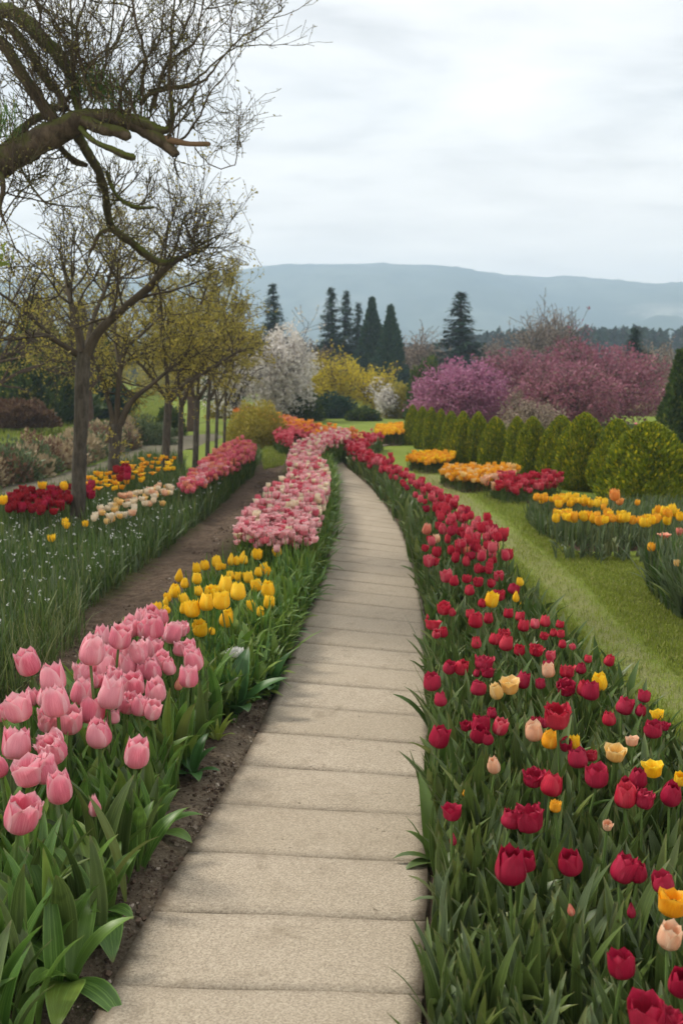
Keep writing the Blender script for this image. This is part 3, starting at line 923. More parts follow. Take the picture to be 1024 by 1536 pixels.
def bush_geo(w, d, h, g, n, leaf, shape='egg', lump=.12, mi=0):
    """clipped or loose shrub: sprays through a shell of the crown's volume"""
    u = g.normal(size=(n, 3)); u /= np.linalg.norm(u, axis=1)[:, None]
    if shape in ('bullet', 'cone'):
        t = g.random(n) ** (.85 if shape == 'bullet' else 1.25)
        prof = np.clip(1.0 - t, 0, 1) ** 1.1 * np.minimum(1, .75 + t * 2.5) if shape == 'cone' else np.where(t < .18, .72 + .28 * np.sin(t / .18 * np.pi / 2), np.cos(np.clip((t - .18) / .82, 0, 1) * np.pi / 2) ** .62)
        a = g.uniform(0, 6.28, n)
        rad = prof * (1 - .25 * g.random(n) ** 2.2)
        lumps = np.array([mnoise.noise(Vector((math.cos(aa) * 2.2, math.sin(aa) * 2.2, tt * 3.5))) for aa, tt in zip(a, t)])
        rad = rad * (1 + lump * 1.6 * lumps)
        p = np.column_stack([np.cos(a) * rad * w / 2, np.sin(a) * rad * d / 2, t * h])
        nrm = np.column_stack([np.cos(a), np.sin(a), .25 + t * .9])
    else:
        u[:, 2] = np.abs(u[:, 2]) * 1.0
        rad = 1 - .45 * g.random(n) ** 2
        lumps = np.array([mnoise.fractal(Vector(x * 2.3 + np.array([g_seed(w), 0, 0])), 1.0, 2.0, 3) for x in u])
        rad = rad * (1 + lump * 2.0 * lumps)
        p = u * rad[:, None] * np.array([w / 2, d / 2, h])
        nrm = u
    nrm = nrm / np.linalg.norm(nrm, axis=1)[:, None]
    out = Geo()
    # sprays grow outward and up
    tz = nrm + np.array([0, 0, .7]) + g.normal(0, .45, (n, 3)); tz /= np.linalg.norm(tz, axis=1)[:, None]
    ax = np.cross(tz, g.normal(size=(n, 3))); ax /= np.linalg.norm(ax, axis=1)[:, None]
    az = np.cross(ax, tz)
    rot = np.stack([ax, tz, az], -1) * (leaf * g.uniform(.6, 1.4, n))[:, None, None]
    out.scatter(quad_leaf(1, .5, .15), rot, p, g.random(n), mi)
    return out
def g_seed(w): return (w * 13.7) % 7
def core_geo(w, d, h, g, shape='egg', k=.78, mi=0):
    """the dense inner growth"""
    out = Geo(); nu, nv = 20, 12
    V = []
    for j in range(nv + 1):
        t = j / nv
        for i in range(nu):
            a = i / nu * 2 * np.pi
            if shape == 'cone': pr = max(1 - t, 0) ** 1.1
            elif shape == 'bullet':
                pr = (.72 + .28 * math.sin(t / .18 * np.pi / 2)) if t < .18 else max(math.cos((t - .18) / .82 * np.pi / 2), .0) ** .62
            else:
                pr = math.sqrt(max(1 - t * t, 0))
            nz = 1 + .15 * mnoise.noise(Vector((math.cos(a) * 2, math.sin(a) * 2, t * 3 + w)))
            V.append((math.cos(a) * pr * w / 2 * k * nz, math.sin(a) * pr * d / 2 * k * nz, t * h * k * 1.05))
    ii = np.arange(len(V)).reshape(nv + 1, nu); i2 = np.roll(ii, -1, 1)
    q = np.stack([ii[:-1], i2[:-1], i2[1:], ii[1:]], -1).reshape(-1, 4)
    out.add(np.array(V), q, mi, .3)
    return out

# ------------------------------------------------------------------ trees on the left
# the old mossy tree: its trunk stands outside the picture, its limbs reach in over the beds
def px_limb(rows, sub=4):
    """rows: (photo x, photo y, width px, distance)"""
    r = smooth_poly(np.array(rows, float), sub)
    pts = np.array([P(a, b_, d) for a, b_, w, d in r])
    rad = np.array([max(wpx(w, d) / 2, .004) for a, b_, w, d in r])
    return pts, rad
D0 = 7.6
gT = np.random.default_rng(21)
oldtree = Geo(); mossy = Geo(); twigs = Geo(); tips = []; ttips = []
trunk_top = P(-330, 330, D0 + .4)
tr_pts = np.array([(trunk_top[0] - .25, trunk_top[1] + .1, -.05), (trunk_top[0] - .2, trunk_top[1] + .1, .6), (trunk_top[0] - .12, trunk_top[1] + .05, 1.6), (trunk_top[0] + .0, trunk_top[1], 2.5)])
tube(oldtree, smooth_poly(np.column_stack([tr_pts, [.34, .26, .22, .2]]), 5)[:, :3], smooth_poly(np.column_stack([tr_pts, [.34, .26, .22, .2]]), 5)[:, 3], 14, 0, 0, .03, gT)
LIMBS = {
 'main': ([(-330, 335, 62, D0 + .4), (-220, 318, 56, D0 + .3), (-110, 286, 50, D0 + .1), (0, 243, 45, D0), (40, 222, 40, D0), (72, 205, 38, D0), (108, 186, 34, D0 - .05), (140, 176, 26, D0 - .1), (176, 179, 21, D0 - .1), (203, 189, 20, D0 - .15), (236, 208, 19, D0 - .2), (262, 228, 13, D0 - .2), (266, 233, 6, D0 - .2)], 0, .05),
 'side': ([(122, 178, 18, D0 - .1), (150, 190, 19, D0 - .2), (172, 196, 16, D0 - .25), (190, 203, 15, D0 - .3), (197, 206, 4, D0 - .3)], 0, .05),
 'knob': ([(170, 168, 12, D0 - .1), (195, 178, 16, D0 - .15), (222, 188, 17, D0 - .2), (243, 195, 12, D0 - .2), (256, 190, 8, D0 - .2), (259, 172, 6, D0 - .2), (256, 145, 5, D0 - .2)], 1, .06),
 'b': ([(-330, 250, 30, D0 + .5), (-200, 90, 26, D0 + .45), (-90, 20, 23, D0 + .35), (0, 13, 21, D0 + .3), (27, 24, 21, D0 + .25), (50, 43, 20, D0 + .2), (74, 67, 19, D0 + .1), (97, 94, 18, D0 + .05), (109, 117, 14, D0), (112, 140, 12, D0), (120, 170, 13, D0), (128, 184, 8, D0)], 1, .04),
 'c': ([(-330, 290, 26, D0 + .4), (-180, 130, 20, D0 + .5), (-60, 40, 14, D0 + .4), (0, 34, 12, D0 + .35), (25, 52, 13, D0 + .3), (45, 77, 12, D0 + .2), (58, 102, 12, D0 + .15), (75, 127, 11, D0 + .1), (90, 140, 11, D0 + .05), (97, 165, 14, D0)], 0, .04),
 'd': ([(-330, 310, 28, D0 + .3), (-160, 150, 22, D0 + .1), (-50, 55, 19, D0), (0, 63, 18, D0 - .05), (22, 94, 17, D0 - .05), (43, 126, 17, D0 - .05), (61, 153, 17, D0), (82, 182, 18, D0)], 0, .04),
 'e': ([(10, 222, 16, D0 + .1), (26, 203, 14, D0 + .3), (45, 184, 12, D0 + .4), (75, 168, 9, D0 + .5), (100, 150, 7, D0 + .5), (120, 120, 5, D0 + .5)], 0, .04),
 'hang': ([(105, 186, 12, D0), (113, 200, 14, D0 + .05), (126, 219, 15, D0 + .15), (144, 249, 14, D0 + .3), (155, 279, 12, D0 + .5), (161, 312, 11, D0 + .7), (166, 336, 11, D0 + .9), (178, 350, 11, D0 + 1.0), (198, 365, 11, D0 + 1.2), (226, 387, 11, D0 + 1.35), (250, 394, 9, D0 + 1.5), (275, 385, 6, D0 + 1.6), (300, 378, 4, D0 + 1.7)], 1, .05),
 'g': ([(84, 212, 9, D0 + .1), (95, 226, 9, D0 + .2), (107, 238, 9, D0 + .25), (119, 245, 9, D0 + .3), (131, 248, 6, D0 + .3)], 0, .08),
 'stub': ([(120, 190, 9, D0 - .1), (130, 202, 8, D0 - .2), (144, 213, 8, D0 - .25), (171, 225, 9, D0 - .3), (187, 232, 11, D0 - .3), (200, 235, 11, D0 - .3), (204, 236, 4, D0 - .3)], 1, .05),
 'j': ([(160, 256, 5, D0 + .4), (166, 275, 6, D0 + .4), (173, 290, 5, D0 + .4), (183, 301, 5, D0 + .4), (198, 309, 6, D0 + .4), (212, 312, 5, D0 + .4), (232, 311, 3, D0 + .4)], 1, .12),
 'k': ([(-30, 235, 12, D0), (0, 263, 9, D0 - .1), (5, 285, 7, D0 - .1), (0, 312, 6, D0 - .1), (10, 338, 3, D0 - .1)], 0, .05),
 'l': ([(32, 250, 3, D0), (40, 268, 3, D0), (53, 286, 3, D0), (68, 303, 3, D0), (90, 308, 2.4, D0), (121, 311, 1.5, D0)], 0, .05),
 'hang2': ([(165, 343, 5, D0 + .9), (150, 350, 6, D0 + .9), (142, 366, 5, D0 + .9), (133, 385, 3, D0 + .9)], 0, .1),
}
limb_pts = {}
for k, (rows, heavy, lump) in LIMBS.items():
    pts, rad = px_limb(rows, 7)
    pts = pts + np.array([mnoise.noise_vector(Vector(p_ * 6.0)) for p_ in pts]) * (rad[:, None] * .28)
    rad = rad * (1 + np.array([.16 * mnoise.noise(Vector(p_ * 9.0)) for p_ in pts]))
    limb_pts[k] = (pts, rad)
    tube(oldtree if not heavy else mossy, pts, rad, 14, 0, 0, lump * 1.3, gT)
stick = Geo()
tube(stick, px_limb([(244, 208, 11, D0 - .2), (268, 213, 9, D0 - .22), (285, 216, 7, D0 - .25), (312, 216, 7, D0 - .3), (314.5, 216, 2, D0 - .3)], 3)[0], px_limb([(244, 208, 11, D0 - .2), (268, 213, 9, D0 - .22), (285, 216, 7, D0 - .25), (312, 216, 7, D0 - .3), (314.5, 216, 2, D0 - .3)], 3)[1], 9)
# long shoots seen against the sky
SHOOTS = [
 [(232, 165, 6), (245, 120, 5), (257, 90, 4), (275, 55, 3), (290, 20, 2.2), (300, -25, 1.5)],
 [(212, 152, 7), (232, 138, 6), (262, 131, 5), (298, 124, 4), (318, 96, 3), (350, 62, 2.4), (388, 40, 1.8), (410, 18, 1.4), (417, 3, 1)],
 [(258, 190, 5), (258, 130, 4.5), (262, 60, 4), (266, 0, 3), (268, -40, 2)],
 [(210, 145, 6), (214, 85, 5), (206, 40, 4), (196, -20, 3)],
 [(262, 216, 4), (288, 196, 3.4), (304, 172, 3), (318, 142, 2.2), (345, 110, 1.5), (349, 98, 1)],
 [(292, 220, 2), (306, 240, 1.8), (324, 250, 1.6), (344, 240, 1.5), (349, 205, 1.2), (350, 168, 1)],
 [(106, 110, 4), (108, 50, 4), (104, -20, 3)],
 [(148, 150, 5), (158, 95, 4), (168, 40, 3), (172, -20, 2)],
 [(140, 150, 5), (126, 100, 4), (118, 60, 4), (128, 10, 3), (130, -20, 2)],
 [(55, 45, 4), (62, 15, 3), (80, -20, 3)], [(120, 75, 4), (85, 50, 3), (70, 20, 3), (40, -10, 2)],
 [(180, 165, 5), (190, 120, 4), (230, 70, 3), (240, 20, 2), (243, -20, 2)],
 [(225, 170, 6), (252, 100, 5), (290, 70, 3), (300, 30, 2.4), (310, 0, 2)],
 [(212, 160, 5), (225, 140, 5), (285, 128, 4), (303, 110, 3), (340, 75, 2), (385, 50, 1.6), (405, 38, 1.2)],
 [(150, 145, 4), (130, 120, 4), (148, 85, 3), (176, 60, 2.5), (190, 10, 2)],
 [(250, 205, 4), (272, 180, 3), (290, 140, 3), (296, 100, 2), (305, 60, 1.6), (345, 20, 1.2), (350, -10, 1)],
]
prm = dict(seg=[4, 3, 3], wob=[.13, .15, .18], up=[.10, .08, .05], taper=.5, rmin=.0022, sides=[4, 3, 3], tiplvl=1, tips=3, kids=[(3, 5), (2, 3)], rk=.62, ang=(.4, 1.0), len=(.45, .75))
prm['from'] = [.15, .2]
def twig_along(pts, rad, n, L, g, upb=.6, r0=.006, frm=.1, fan=None):
    for k in range(n):
        t = g.uniform(frm, 1); f = t * (len(pts) - 1); i = min(int(f), len(pts) - 2); f -= i
        p = pts[i] * (1 - f) + pts[i + 1] * f
        d = g.normal(0, .6, 3) + np.array([0, 0, upb])
        branch(twigs, p, d, L * g.uniform(.5, 1.2), min(r0, rad[i] * .7), 0, prm, g, ttips)
for s in SHOOTS:
    dep = D0 + gT.uniform(-.5, .5)
    pts, rad = px_limb([(a, b_, max(w, 1.1), D0 - .1 + (dep - D0) * i / len(s)) for i, (a, b_, w) in enumerate(s)], 4)
    pts = pts + np.cumsum(gT.normal(0, .006, pts.shape), 0)
    tube(twigs, pts, rad, 5)
    L_ = np.sum(np.linalg.norm(np.diff(pts, axis=0), axis=1))
    twig_along(pts, rad, int(3 + L_ * 7), .34, gT, .55, .0055)
for nm, n, L, up in (('main', 30, .7, .9), ('b', 24, .55, .7), ('c', 11, .45, .5), ('d', 11, .45, .5), ('knob', 12, .5, .9), ('side', 6, .3, .5), ('e', 14, .45, .4), ('j', 16, .26, .3),
                     ('k', 14, .5, -.3), ('l', 18, .30, .1), ('g', 8, .3, -.2), ('hang', 16, .26, .2), ('hang2', 8, .25, -.3)):
    pts, rad = limb_pts[nm]
    fr = {'main': .28, 'b': .3, 'c': .3, 'd': .3, 'hang': .35}.get(nm, .1)
    twig_along(pts, rad, n, L, gT, up, .007, fr)
# dense clump of spurs where the hanging limb ends
pts, rad = limb_pts['hang']
for k in range(46):
    p = pts[int(gT.integers(len(pts) - 9, len(pts)))] + gT.normal(0, .07, 3)
    branch(twigs, p, gT.normal(0, .7, 3) + np.array([.35, 0, .35]), gT.uniform(.2, .55), .005, 0, prm, gT, ttips)
tl = Geo(); tt = np.array(ttips); sel = gT.random(len(tt)) < .42
leaves_at(tl, tt[sel], .02, gT, 0, .008)
tuft = Geo()       # mistletoe-like tufts of green on the limb
for (a, b_, n) in ((145, 140, 120), (160, 150, 120), (135, 125, 60), (185, 160, 40), (8, 195, 120), (205, 165, 50)):
    c0 = P(a, b_, D0 - .05)
    p = c0 + gT.normal(0, .05, (n, 3))
    ang = gT.uniform(0, 6.28, n)
    tuft.scatter(leaf_tmpl(.13, .009, .1, .7, .2, 0, 4, 1), np.einsum('nij,njk->nik', rotz(ang), rotx(gT.normal(0, .5, n))), p, gT.random(n), 0)
place_parts('old_tree', [], (tr_pts[0][0], tr_pts[0][1], 0), 'old mossy tree reaching twisted bare limbs into the sky, upper left', 'tree')
OT = bpy.data.objects['old_tree']
def child_world(nm, geo, mats, root, label=None):
    v = root.location
    me = geo.mesh(nm, mats)
    me.transform(__import__('mathutils').Matrix.Translation(-Vector(v)))
    o = link(nm, me, root)
    if label: o['label'] = label
    return o
child_world('trunk', oldtree, [MAT['bark_moss']], OT)
child_world('limb', mossy, [MAT['bark_moss_heavy']], OT, 'moss covered limbs')
child_world('cut_stub', stick, [MAT['cut_wood']], OT, 'short sawn branch stub of bare reddish wood')
child_world('twig', twigs, [MAT['twig']], OT)['kind'] = 'stuff'
child_world('bud', tl, [MAT['bud_leaf']], OT)['kind'] = 'stuff'
child_world('moss_tuft', tuft, [MAT['tulip_leaf_bright']], OT)['kind'] = 'stuff'
# one spray of fresh lime green leaves at the picture's left edge
g = Geo(); c0 = P(4, 388, D0 - .2); n = 26
leaves_at(g, c0 + gT.normal(0, .035, (n, 3)), .05, gT, 0, .01, 1, .6)
tube(g, np.array([P(-60, 360, D0 - .2), P(-20, 380, D0 - .2), c0]), [.006, .005, .003], 4, 0)
child_world('leaf_spray', g, [MAT['lime_leaf']], OT, 'spray of fresh lime green leaves')

# the row of young trees
def row_tree(px, py, wpx_, fork, limbs, label, seed, crown_w=1.0, leafn=1, dense=1.0, spread=None, trunk_mid=None, crownlen=.75):
    g = np.random.default_rng(seed)
    base = G(px, py); Y = base[1]
    tk = Geo(); br = Geo(); tp = []; lf = Geo()
    rows = [(px - 1, py + 3, wpx_ * 1.25, Y), (px, py - 12, wpx_ * 1.04, Y)] + (trunk_mid or []) + [(fork[0], fork[1], wpx_ * .95, Y)]
    rows = [(r[0], r[1], r[2], Y) for r in rows]
    pts, rad = px_limb(rows, 5)
    tube(tk, pts, rad, 12, 0, 0, .035, g)
    pr = dict(seg=[4, 4, 3, 3], wob=[.16, .2, .22, .25], up=[.07, .07, .05, .04], taper=.45, rmin=.0028, sides=[5, 4, 3, 3], tiplvl=2, tips=4, kids=[(4, 6), (3, 5), (2, 4)], rk=.6, ang=(.35, .95), len=(.5, .8))
    pr['from'] = [.2, .15, .15]
    for lm in limbs:
        dd = lm[-1][3] if len(lm[-1]) > 3 else 0
        r_ = [(a[0], a[1], a[2], Y + (a[3] if len(a) > 3 else 0)) for a in lm]
        p2, rd2 = px_limb(r_, 5)
        tube(br, p2, rd2, 7, 0, 0, .03, g)
        L_ = np.sum(np.linalg.norm(np.diff(p2, axis=0), axis=1))
        for k in range(int((4 + L_ * 6) * dense)):
            i = int(g.integers(len(p2) // 4, len(p2)))
            d = g.normal(0, .75, 3) + np.array([0, 0, .35]) + (p2[-1] - p2[0]) / (L_ + 1e-6) * .5
            branch(br, p2[i], d, g.uniform(.5, 1.0) * crownlen, min(rd2[i] * .6, .014), 1, pr, g, tp)
    t = np.array(tp)
    if leafn > 0:
        leaves_at(lf, t, .034 if leafn > 1 else .025, g, 0, .02, leafn, .6)
    root = link('row_tree', None, None, (base[0], base[1], float(TZ(base[0], base[1]))))
    tag(root, label, 'tree', 'young trees standing in a row beside the left bed')
    child_world('trunk', tk, [MAT['bark_grey']], root)
    o = child_world('crown', br, [MAT['twig_brown']], root)
    if leafn > 0:
        link('leaf', lf.mesh('leaf', [MAT['olive_leaf']]), o)['kind'] = 'stuff'
        o.children[0].data.transform(__import__('mathutils').Matrix.Translation(-root.location))
    return root
row_tree(117, 812, 22, (126, 530), [
    [(130, 532, 16), (148, 498, 14, .0), (185, 463, 12, -.1), (222, 432, 11, -.2), (250, 402, 9, -.3), (285, 380, 5, -.3), (320, 365, 3, -.3)],
    [(123, 530, 13), (116, 490, 11, .1), (106, 450, 8, .3), (98, 410, 5, .5), (90, 375, 3, .6)],
    [(117, 532, 10), (88, 514, 8, -.1), (62, 502, 7, -.2), (28, 508, 5, -.3), (-20, 508, 4, -.4), (-60, 495, 3, -.4)],
    [(92, 516, 6), (60, 488, 6, .1), (30, 462, 5, .1), (0, 440, 4, .1), (-40, 420, 3, .1)],
    [(128, 530, 8), (140, 480, 7, .5), (160, 430, 5, .8), (175, 385, 3, 1.0)]],
    'young tree nearest the path with a tall straight trunk and long crooked right limb', 31, leafn=1, trunk_mid=[(118, 740, 21.5), (121, 650, 20.5), (123, 580, 21)], dense=1.1)
row_tree(170, 752, 19, (176, 636), [
    [(180, 638, 11), (196, 604, 9), (230, 575, 6), (265, 545, 4), (290, 520, 3)],
    [(176, 636, 10), (177, 590, 8), (182, 545, 8), (192, 520, 6), (215, 500, 4), (245, 470, 3)],
    [(172, 636, 9), (164, 606, 7), (150, 560, 5), (130, 520, 4), (100, 470, 3)],
    [(180, 560, 5), (172, 500, 5, .5), (170, 440, 4, .8), (180, 390, 3, 1.0)]],
    'second young tree of the row, its trunk forking low beside the yellow flowers', 32, leafn=2, trunk_mid=[(171, 690, 17)], dense=1.0)
row_tree(247, 727, 12, (253, 600), [
    [(254, 602, 9), (285, 572, 7), (318, 552, 5), (340, 538, 4), (362, 524, 3)],
    [(253, 602, 8), (250, 560, 6), (245, 510, 5), (235, 460, 4), (225, 420, 3)],
    [(254, 602, 7), (272, 550, 5, .3), (290, 490, 4, .6), (310, 430, 3, .8)],
    [(253, 602, 6), (230, 570, 5, -.2), (205, 540, 4, -.3), (180, 520, 3, -.3)]],
    'third young tree of the row with a thin trunk and a crown leaning right', 33, leafn=2, dense=1.1, crownlen=.55)
row_tree(270, 719, 8, (272, 610), [
    [(272, 612, 6), (290, 570, 5), (320, 520, 3), (345, 470, 2.5)],
    [(272, 612, 5), (266, 560, 4), (262, 500, 3), (255, 440, 2.5)],
    [(272, 612, 5), (285, 560, 4, .6), (310, 530, 3, .6), (340, 512, 2.5, .8)]],
    'slim young tree whose trunk rises just right of the third trunk in the row', 34, leafn=2, dense=1.0, crownlen=.5)
row_tree(293, 706, 9, (296, 600), [
    [(296, 602, 6), (320, 560, 5), (335, 520, 3), (348, 475, 2.5)],
    [(296, 602, 5), (300, 540, 4), (310, 470, 3), (330, 400, 2.5)],
    [(296, 602, 5), (272, 560, 4), (250, 500, 3), (240, 440, 2.5)]],
    'slim pale-trunked young tree rising behind the start of the pink tulip band', 35, leafn=2, dense=1.0, crownlen=.5)
row_tree(311, 697, 6.5, (313, 600), [
    [(313, 602, 5), (330, 570, 4), (348, 540, 3), (362, 505, 2)],
    [(313, 602, 4), (318, 540, 4), (335, 470, 3), (350, 420, 2)]],
    'thin young tree rising behind the middle of the pink tulip band', 36, leafn=2, dense=1.0, crownlen=.5)
row_tree(324, 690, 5, (326, 610), [
    [(326, 612, 4), (345, 570, 3), (352, 535, 2.5), (360, 495, 2)],
    [(326, 612, 4), (320, 550, 3), (325, 480, 2.5), (330, 430, 2)]],
    'thin young tree next to the last one in the row', 37, leafn=2, dense=1.0, crownlen=.45)
row_tree(336, 684, 4.5, (338, 610), [
    [(338, 612, 4), (355, 570, 3), (364, 550, 2.5), (378, 530, 2)],
    [(338, 612, 3.5), (340, 560, 3), (350, 500, 2.5), (365, 450, 2)]],
    'last and thinnest young tree at the far end of the row', 38, leafn=2, dense=1.0, crownlen=.45)

# ------------------------------------------------------------------ clipped shrubs along the right lawn
gH = np.random.default_rng(51)
BULLET = []
for i in range(4):
    BULLET.append((bush_geo(1, 1, 1, np.random.default_rng(52 + i), 9000, .055, 'bullet', .13).mesh('foliage', [MAT['thuja_leaf']]),
                   core_geo(1, 1, 1, gH, 'bullet', .78).mesh('core', [MAT['thuja_leaf']])))
#            cx   base  left right top  lean   label
HEDGE = [(618, 668, 604, 634, 614, .02, 'farthest clipped green shrub at the left end of the row, beside the far yellow bed'),
         (634, 674, 618, 652, 617, .05, 'second clipped shrub from the far end of the row on the lawn'),
         (647, 679, 632, 666, 619, .05, 'narrow clipped shrub behind the small yellow bed, third from the far end of the row'),
         (661, 680, 646, 678, 621, .05, 'narrow clipped shrub behind the small yellow bed, fourth from the far end of the row'),
         (676, 682, 660, 698, 624, .05, 'clipped shrub fifth from the far end of the row, just before the gap-toothed taller ones'),
         (694, 698, 676, 714, 626, .10, 'leaning clipped shrub behind the left end of the wide yellow bed'),
         (716, 699, 697, 738, 627, .05, 'clipped shrub behind the middle of the wide yellow bed'),
         (743, 704, 719, 768, 634, .02, 'rounded clipped shrub behind the right end of the wide yellow bed'),
         (777, 708, 757, 798, 634, .05, 'clipped shrub just behind the red and salmon flower bed, left one'),
         (801, 716, 775, 828, 635, .05, 'clipped shrub directly behind the red and salmon flower bed, right one'),
         (840, 722, 808, 872, 634, .05, 'tall clipped shrub behind the left end of the large grey-leaved tulip bed'),
         (877, 736, 840, 916, 637, .05, 'pointed clipped shrub behind the middle of the large grey-leaved tulip bed'),
         (926, 744, 893, 964, 646, .05, 'second nearest clipped shrub on the right lawn, half hidden by the nearest one'),
         (979, 762, 921, 1046, 652, .02, 'nearest and broadest clipped shrub on the right lawn')]
for i, (cx, by, x0, x1, ty, lean, lab) in enumerate(HEDGE):
    b0 = G(cx, by); Y = b0[1]; W = wpx(x1 - x0, Y) * (.88 if i < 5 else 1.02 if i < 11 else 1.12); H = wpx(by - ty, Y) * (1.08 if i < 11 else 1.13)
    fo, co = BULLET[i % 4]
    root = place_parts('clipped_shrub', [('foliage', fo), ('core', co)], (b0[0], b0[1] + W * .25, -.01), lab, 'shrub', 'clipped shrubs in a row on the right lawn', gH.uniform(0, 6.28), (W, W, H))
    root.rotation_euler[1] = lean * .5
# second rank seen only as tips between the first
# ------------------------------------------------------------------ low hedge, bushes and evergreens on the left
def blob_shrub(name, px, py, wpx_, hpx, label, cat, leaf, n, ls=.05, dz=1.0, lump=.14, core=True, Y=None, group=None, seed=5, gap=0.0):
    g = np.random.default_rng(seed)
    b0 = G(px, py) if Y is None else P(px, py, Y)
    Yd = b0[1]; W = wpx(wpx_, Yd); H = wpx(hpx, Yd)
    parts = [('foliage', bush_geo(W, W * dz, H, g, n, ls, 'egg', lump).mesh('foliage', [MAT[leaf]]))]
    if core: parts.append(('core', core_geo(W, W * dz, H, g, 'egg', .70).mesh('core', [MAT[leaf]])))
    return place_parts(name, parts, (b0[0], b0[1] + W * dz * .3, float(TZ(b0[0], b0[1])) if Y is None else b0[2]), label, cat, group)
HL = GP([(-330, 800), (-100, 753), (0, 728), (60, 712), (120, 694), (170, 678), (205, 664)])
HLs = smooth_poly(HL, 10)
def hedge_line(line, w, h, g, n, leaf, end_h=.7):
    out = Geo(); s = np.concatenate([[0], np.cumsum(np.linalg.norm(np.diff(line, axis=0), axis=1))])
    u = g.uniform(0, s[-1], n); p = np.column_stack([np.interp(u, s, line[:, k]) for k in (0, 1)])
    a = g.uniform(-.25, np.pi + .25, n)
    k = (1 - .35 * g.random(n) ** 2) * (1 + .28 * np.array([mnoise.noise(Vector((x * 2.6, b_ * 1.5, 7))) for x, b_ in zip(u, a)]))
    hh = h * (1 + .10 * np.array([mnoise.noise(Vector((x * 1.7, 2, 3))) for x in u])) * np.where(u > s[-1] - 1.2, 1 - (1 - end_h) * (u - s[-1] + 1.2) / 1.2, 1)
    sx = np.sign(np.cos(a)) * np.abs(np.cos(a)) ** .45; sz = np.clip(np.abs(np.sin(a)) ** .45 * np.sign(np.sin(a)), 0, 1)
    p3 = np.column_stack([p[:, 0] + 0, p[:, 1] + sx * w / 2 * k, TZ(p[:, 0], p[:, 1]) + sz * hh * k])
    out.scatter(quad_leaf(1, .5, .2), rand_rot(n, g) * (leaf * g.uniform(.6, 1.4, n))[:, None, None], p3, g.random(n))
    core = Geo(); m = len(line)
    prof = np.array([(-.34, 0), (-.34, .6), (-.25, .74), (.25, .74), (.34, .6), (.34, 0)])
    V = np.array([(x + g.normal(0, .03), y + a_ * w * g.uniform(.8, 1.1), float(TZ(x, y)) + b_ * h * g.uniform(.85, 1.1)) for x, y in line for a_, b_ in prof])
    ii = np.arange(len(V)).reshape(m, 6)
    core.add(V, np.stack([ii[:-1, :-1], ii[1:, :-1], ii[1:, 1:], ii[:-1, 1:]], -1).reshape(-1, 4), 0, .4)
    core.add(V[-6:], [(0, 1, 2, 5), (2, 3, 4, 5)], 0, .4)
    return out, core
g = np.random.default_rng(77)
sl = np.concatenate([[0], np.cumsum(np.linalg.norm(np.diff(HLs, axis=0), axis=1))])
o1 = Geo(); c1 = Geo(); u = 0.0
while u < sl[-1]:
    cx, cy = np.interp(u, sl, HLs[:, 0]), np.interp(u, sl, HLs[:, 1]); z0 = float(TZ(cx, cy))
    w_, h_ = g.uniform(.8, 1.2), g.uniform(.38, .56); mi = int(g.choice(3, p=[.6, .2, .2]))
    o = np.array([cx - .2, cy + .55 + g.uniform(-.1, .1), z0])
    t_ = bush_geo(w_, .9, h_, g, 1500, .07, 'egg', .18).arrays()
    o1.scatter((t_[0], t_[1], np.where(g.random(len(t_[2])) < .25, int(g.integers(3)), mi), t_[3], t_[4], t_[5]), np.eye(3)[None], o[None])
    c1.scatter(core_geo(w_, .9, h_, g, 'egg', .66).arrays(), np.eye(3)[None], o[None])
    u += g.uniform(.36, .6)
place_parts('low_hedge', [('foliage', o1.mesh('foliage', [MAT['hedge_leaf'], MAT['russet_leaf'], MAT['tulip_leaf_blue']])), ('core', c1.mesh('core', [MAT['hedge_leaf']]))], (0, 0, 0), 'long low bank of tan and dull green plants along the gravel path', 'hedge')
# grass bank behind its right end
bank = GP([(150, 690), (215, 668), (262, 652), (262, 640), (215, 640), (150, 655)])
blob_shrub('grey_green_shrub', 205, 668, 110, 36, 'low grey-green mound of foliage at the right end of the tan hedge', 'shrub', 'tulip_leaf_blue', 5000, .06, .6, seed=61)
blob_shrub('russet_shrub', 22, 642, 120, 38, 'low spreading russet brown shrub on the left lawn', 'shrub', 'russet_leaf', 9000, .09, .6, seed=62, Y=26)
blob_shrub('round_dark_shrub', 252, 655, 44, 42, 'small round dark green bush on the slope between the thin trunks', 'shrub', 'evergreen_leaf', 4500, .07, seed=63)
blob_shrub('olive_shrub', 384, 672, 92, 62, 'rounded olive and bronze bush at the far end of the pink tulip band', 'shrub', 'olive_leaf', 7000, .06, seed=64)
# dark evergreens behind the left lawn
def evergreen(px, top, wpx_, Y, label, leaf, seed, n=9000, ls=.2, name='evergreen_tree', base=None):
    g = np.random.default_rng(seed)
    x = P(px, 560, Y)[0]; z0 = float(TZ(x, Y)); H = P(px, top, Y)[2] - z0; W = wpx(wpx_, Y)
    fo = bush_geo(W, W, H, g, n, ls, 'cone', .22); co = core_geo(W, W, H, g, 'cone', .72)
    tk = Geo(); tube(tk, np.array([(0, 0, -.1), (0, 0, H * .4), (0, 0, H * .8)]), [.2, .14, .05], 8)
    return place_parts(name, [('crown', fo.mesh('crown', [MAT[leaf]])), ('core', co.mesh('core', [MAT[leaf]])), ('trunk', tk.mesh('trunk', [MAT['bark_dark']]))], (x, Y, z0), label, 'tree')
evergreen(-40, 450, 170, 31, 'dark evergreen partly out of view at the left edge, behind the lawn', 'evergreen_leaf', 71)
evergreen(58, 452, 170, 30, 'broad dark evergreen behind the russet shrub', 'evergreen_leaf', 72)
evergreen(122, 470, 120, 33, 'tall dark evergreen behind the nearest young trunk', 'conifer_needle', 73)
evergreen(150, 490, 90, 36, 'narrow dark evergreen between the two nearest young trunks', 'evergreen_leaf', 74)
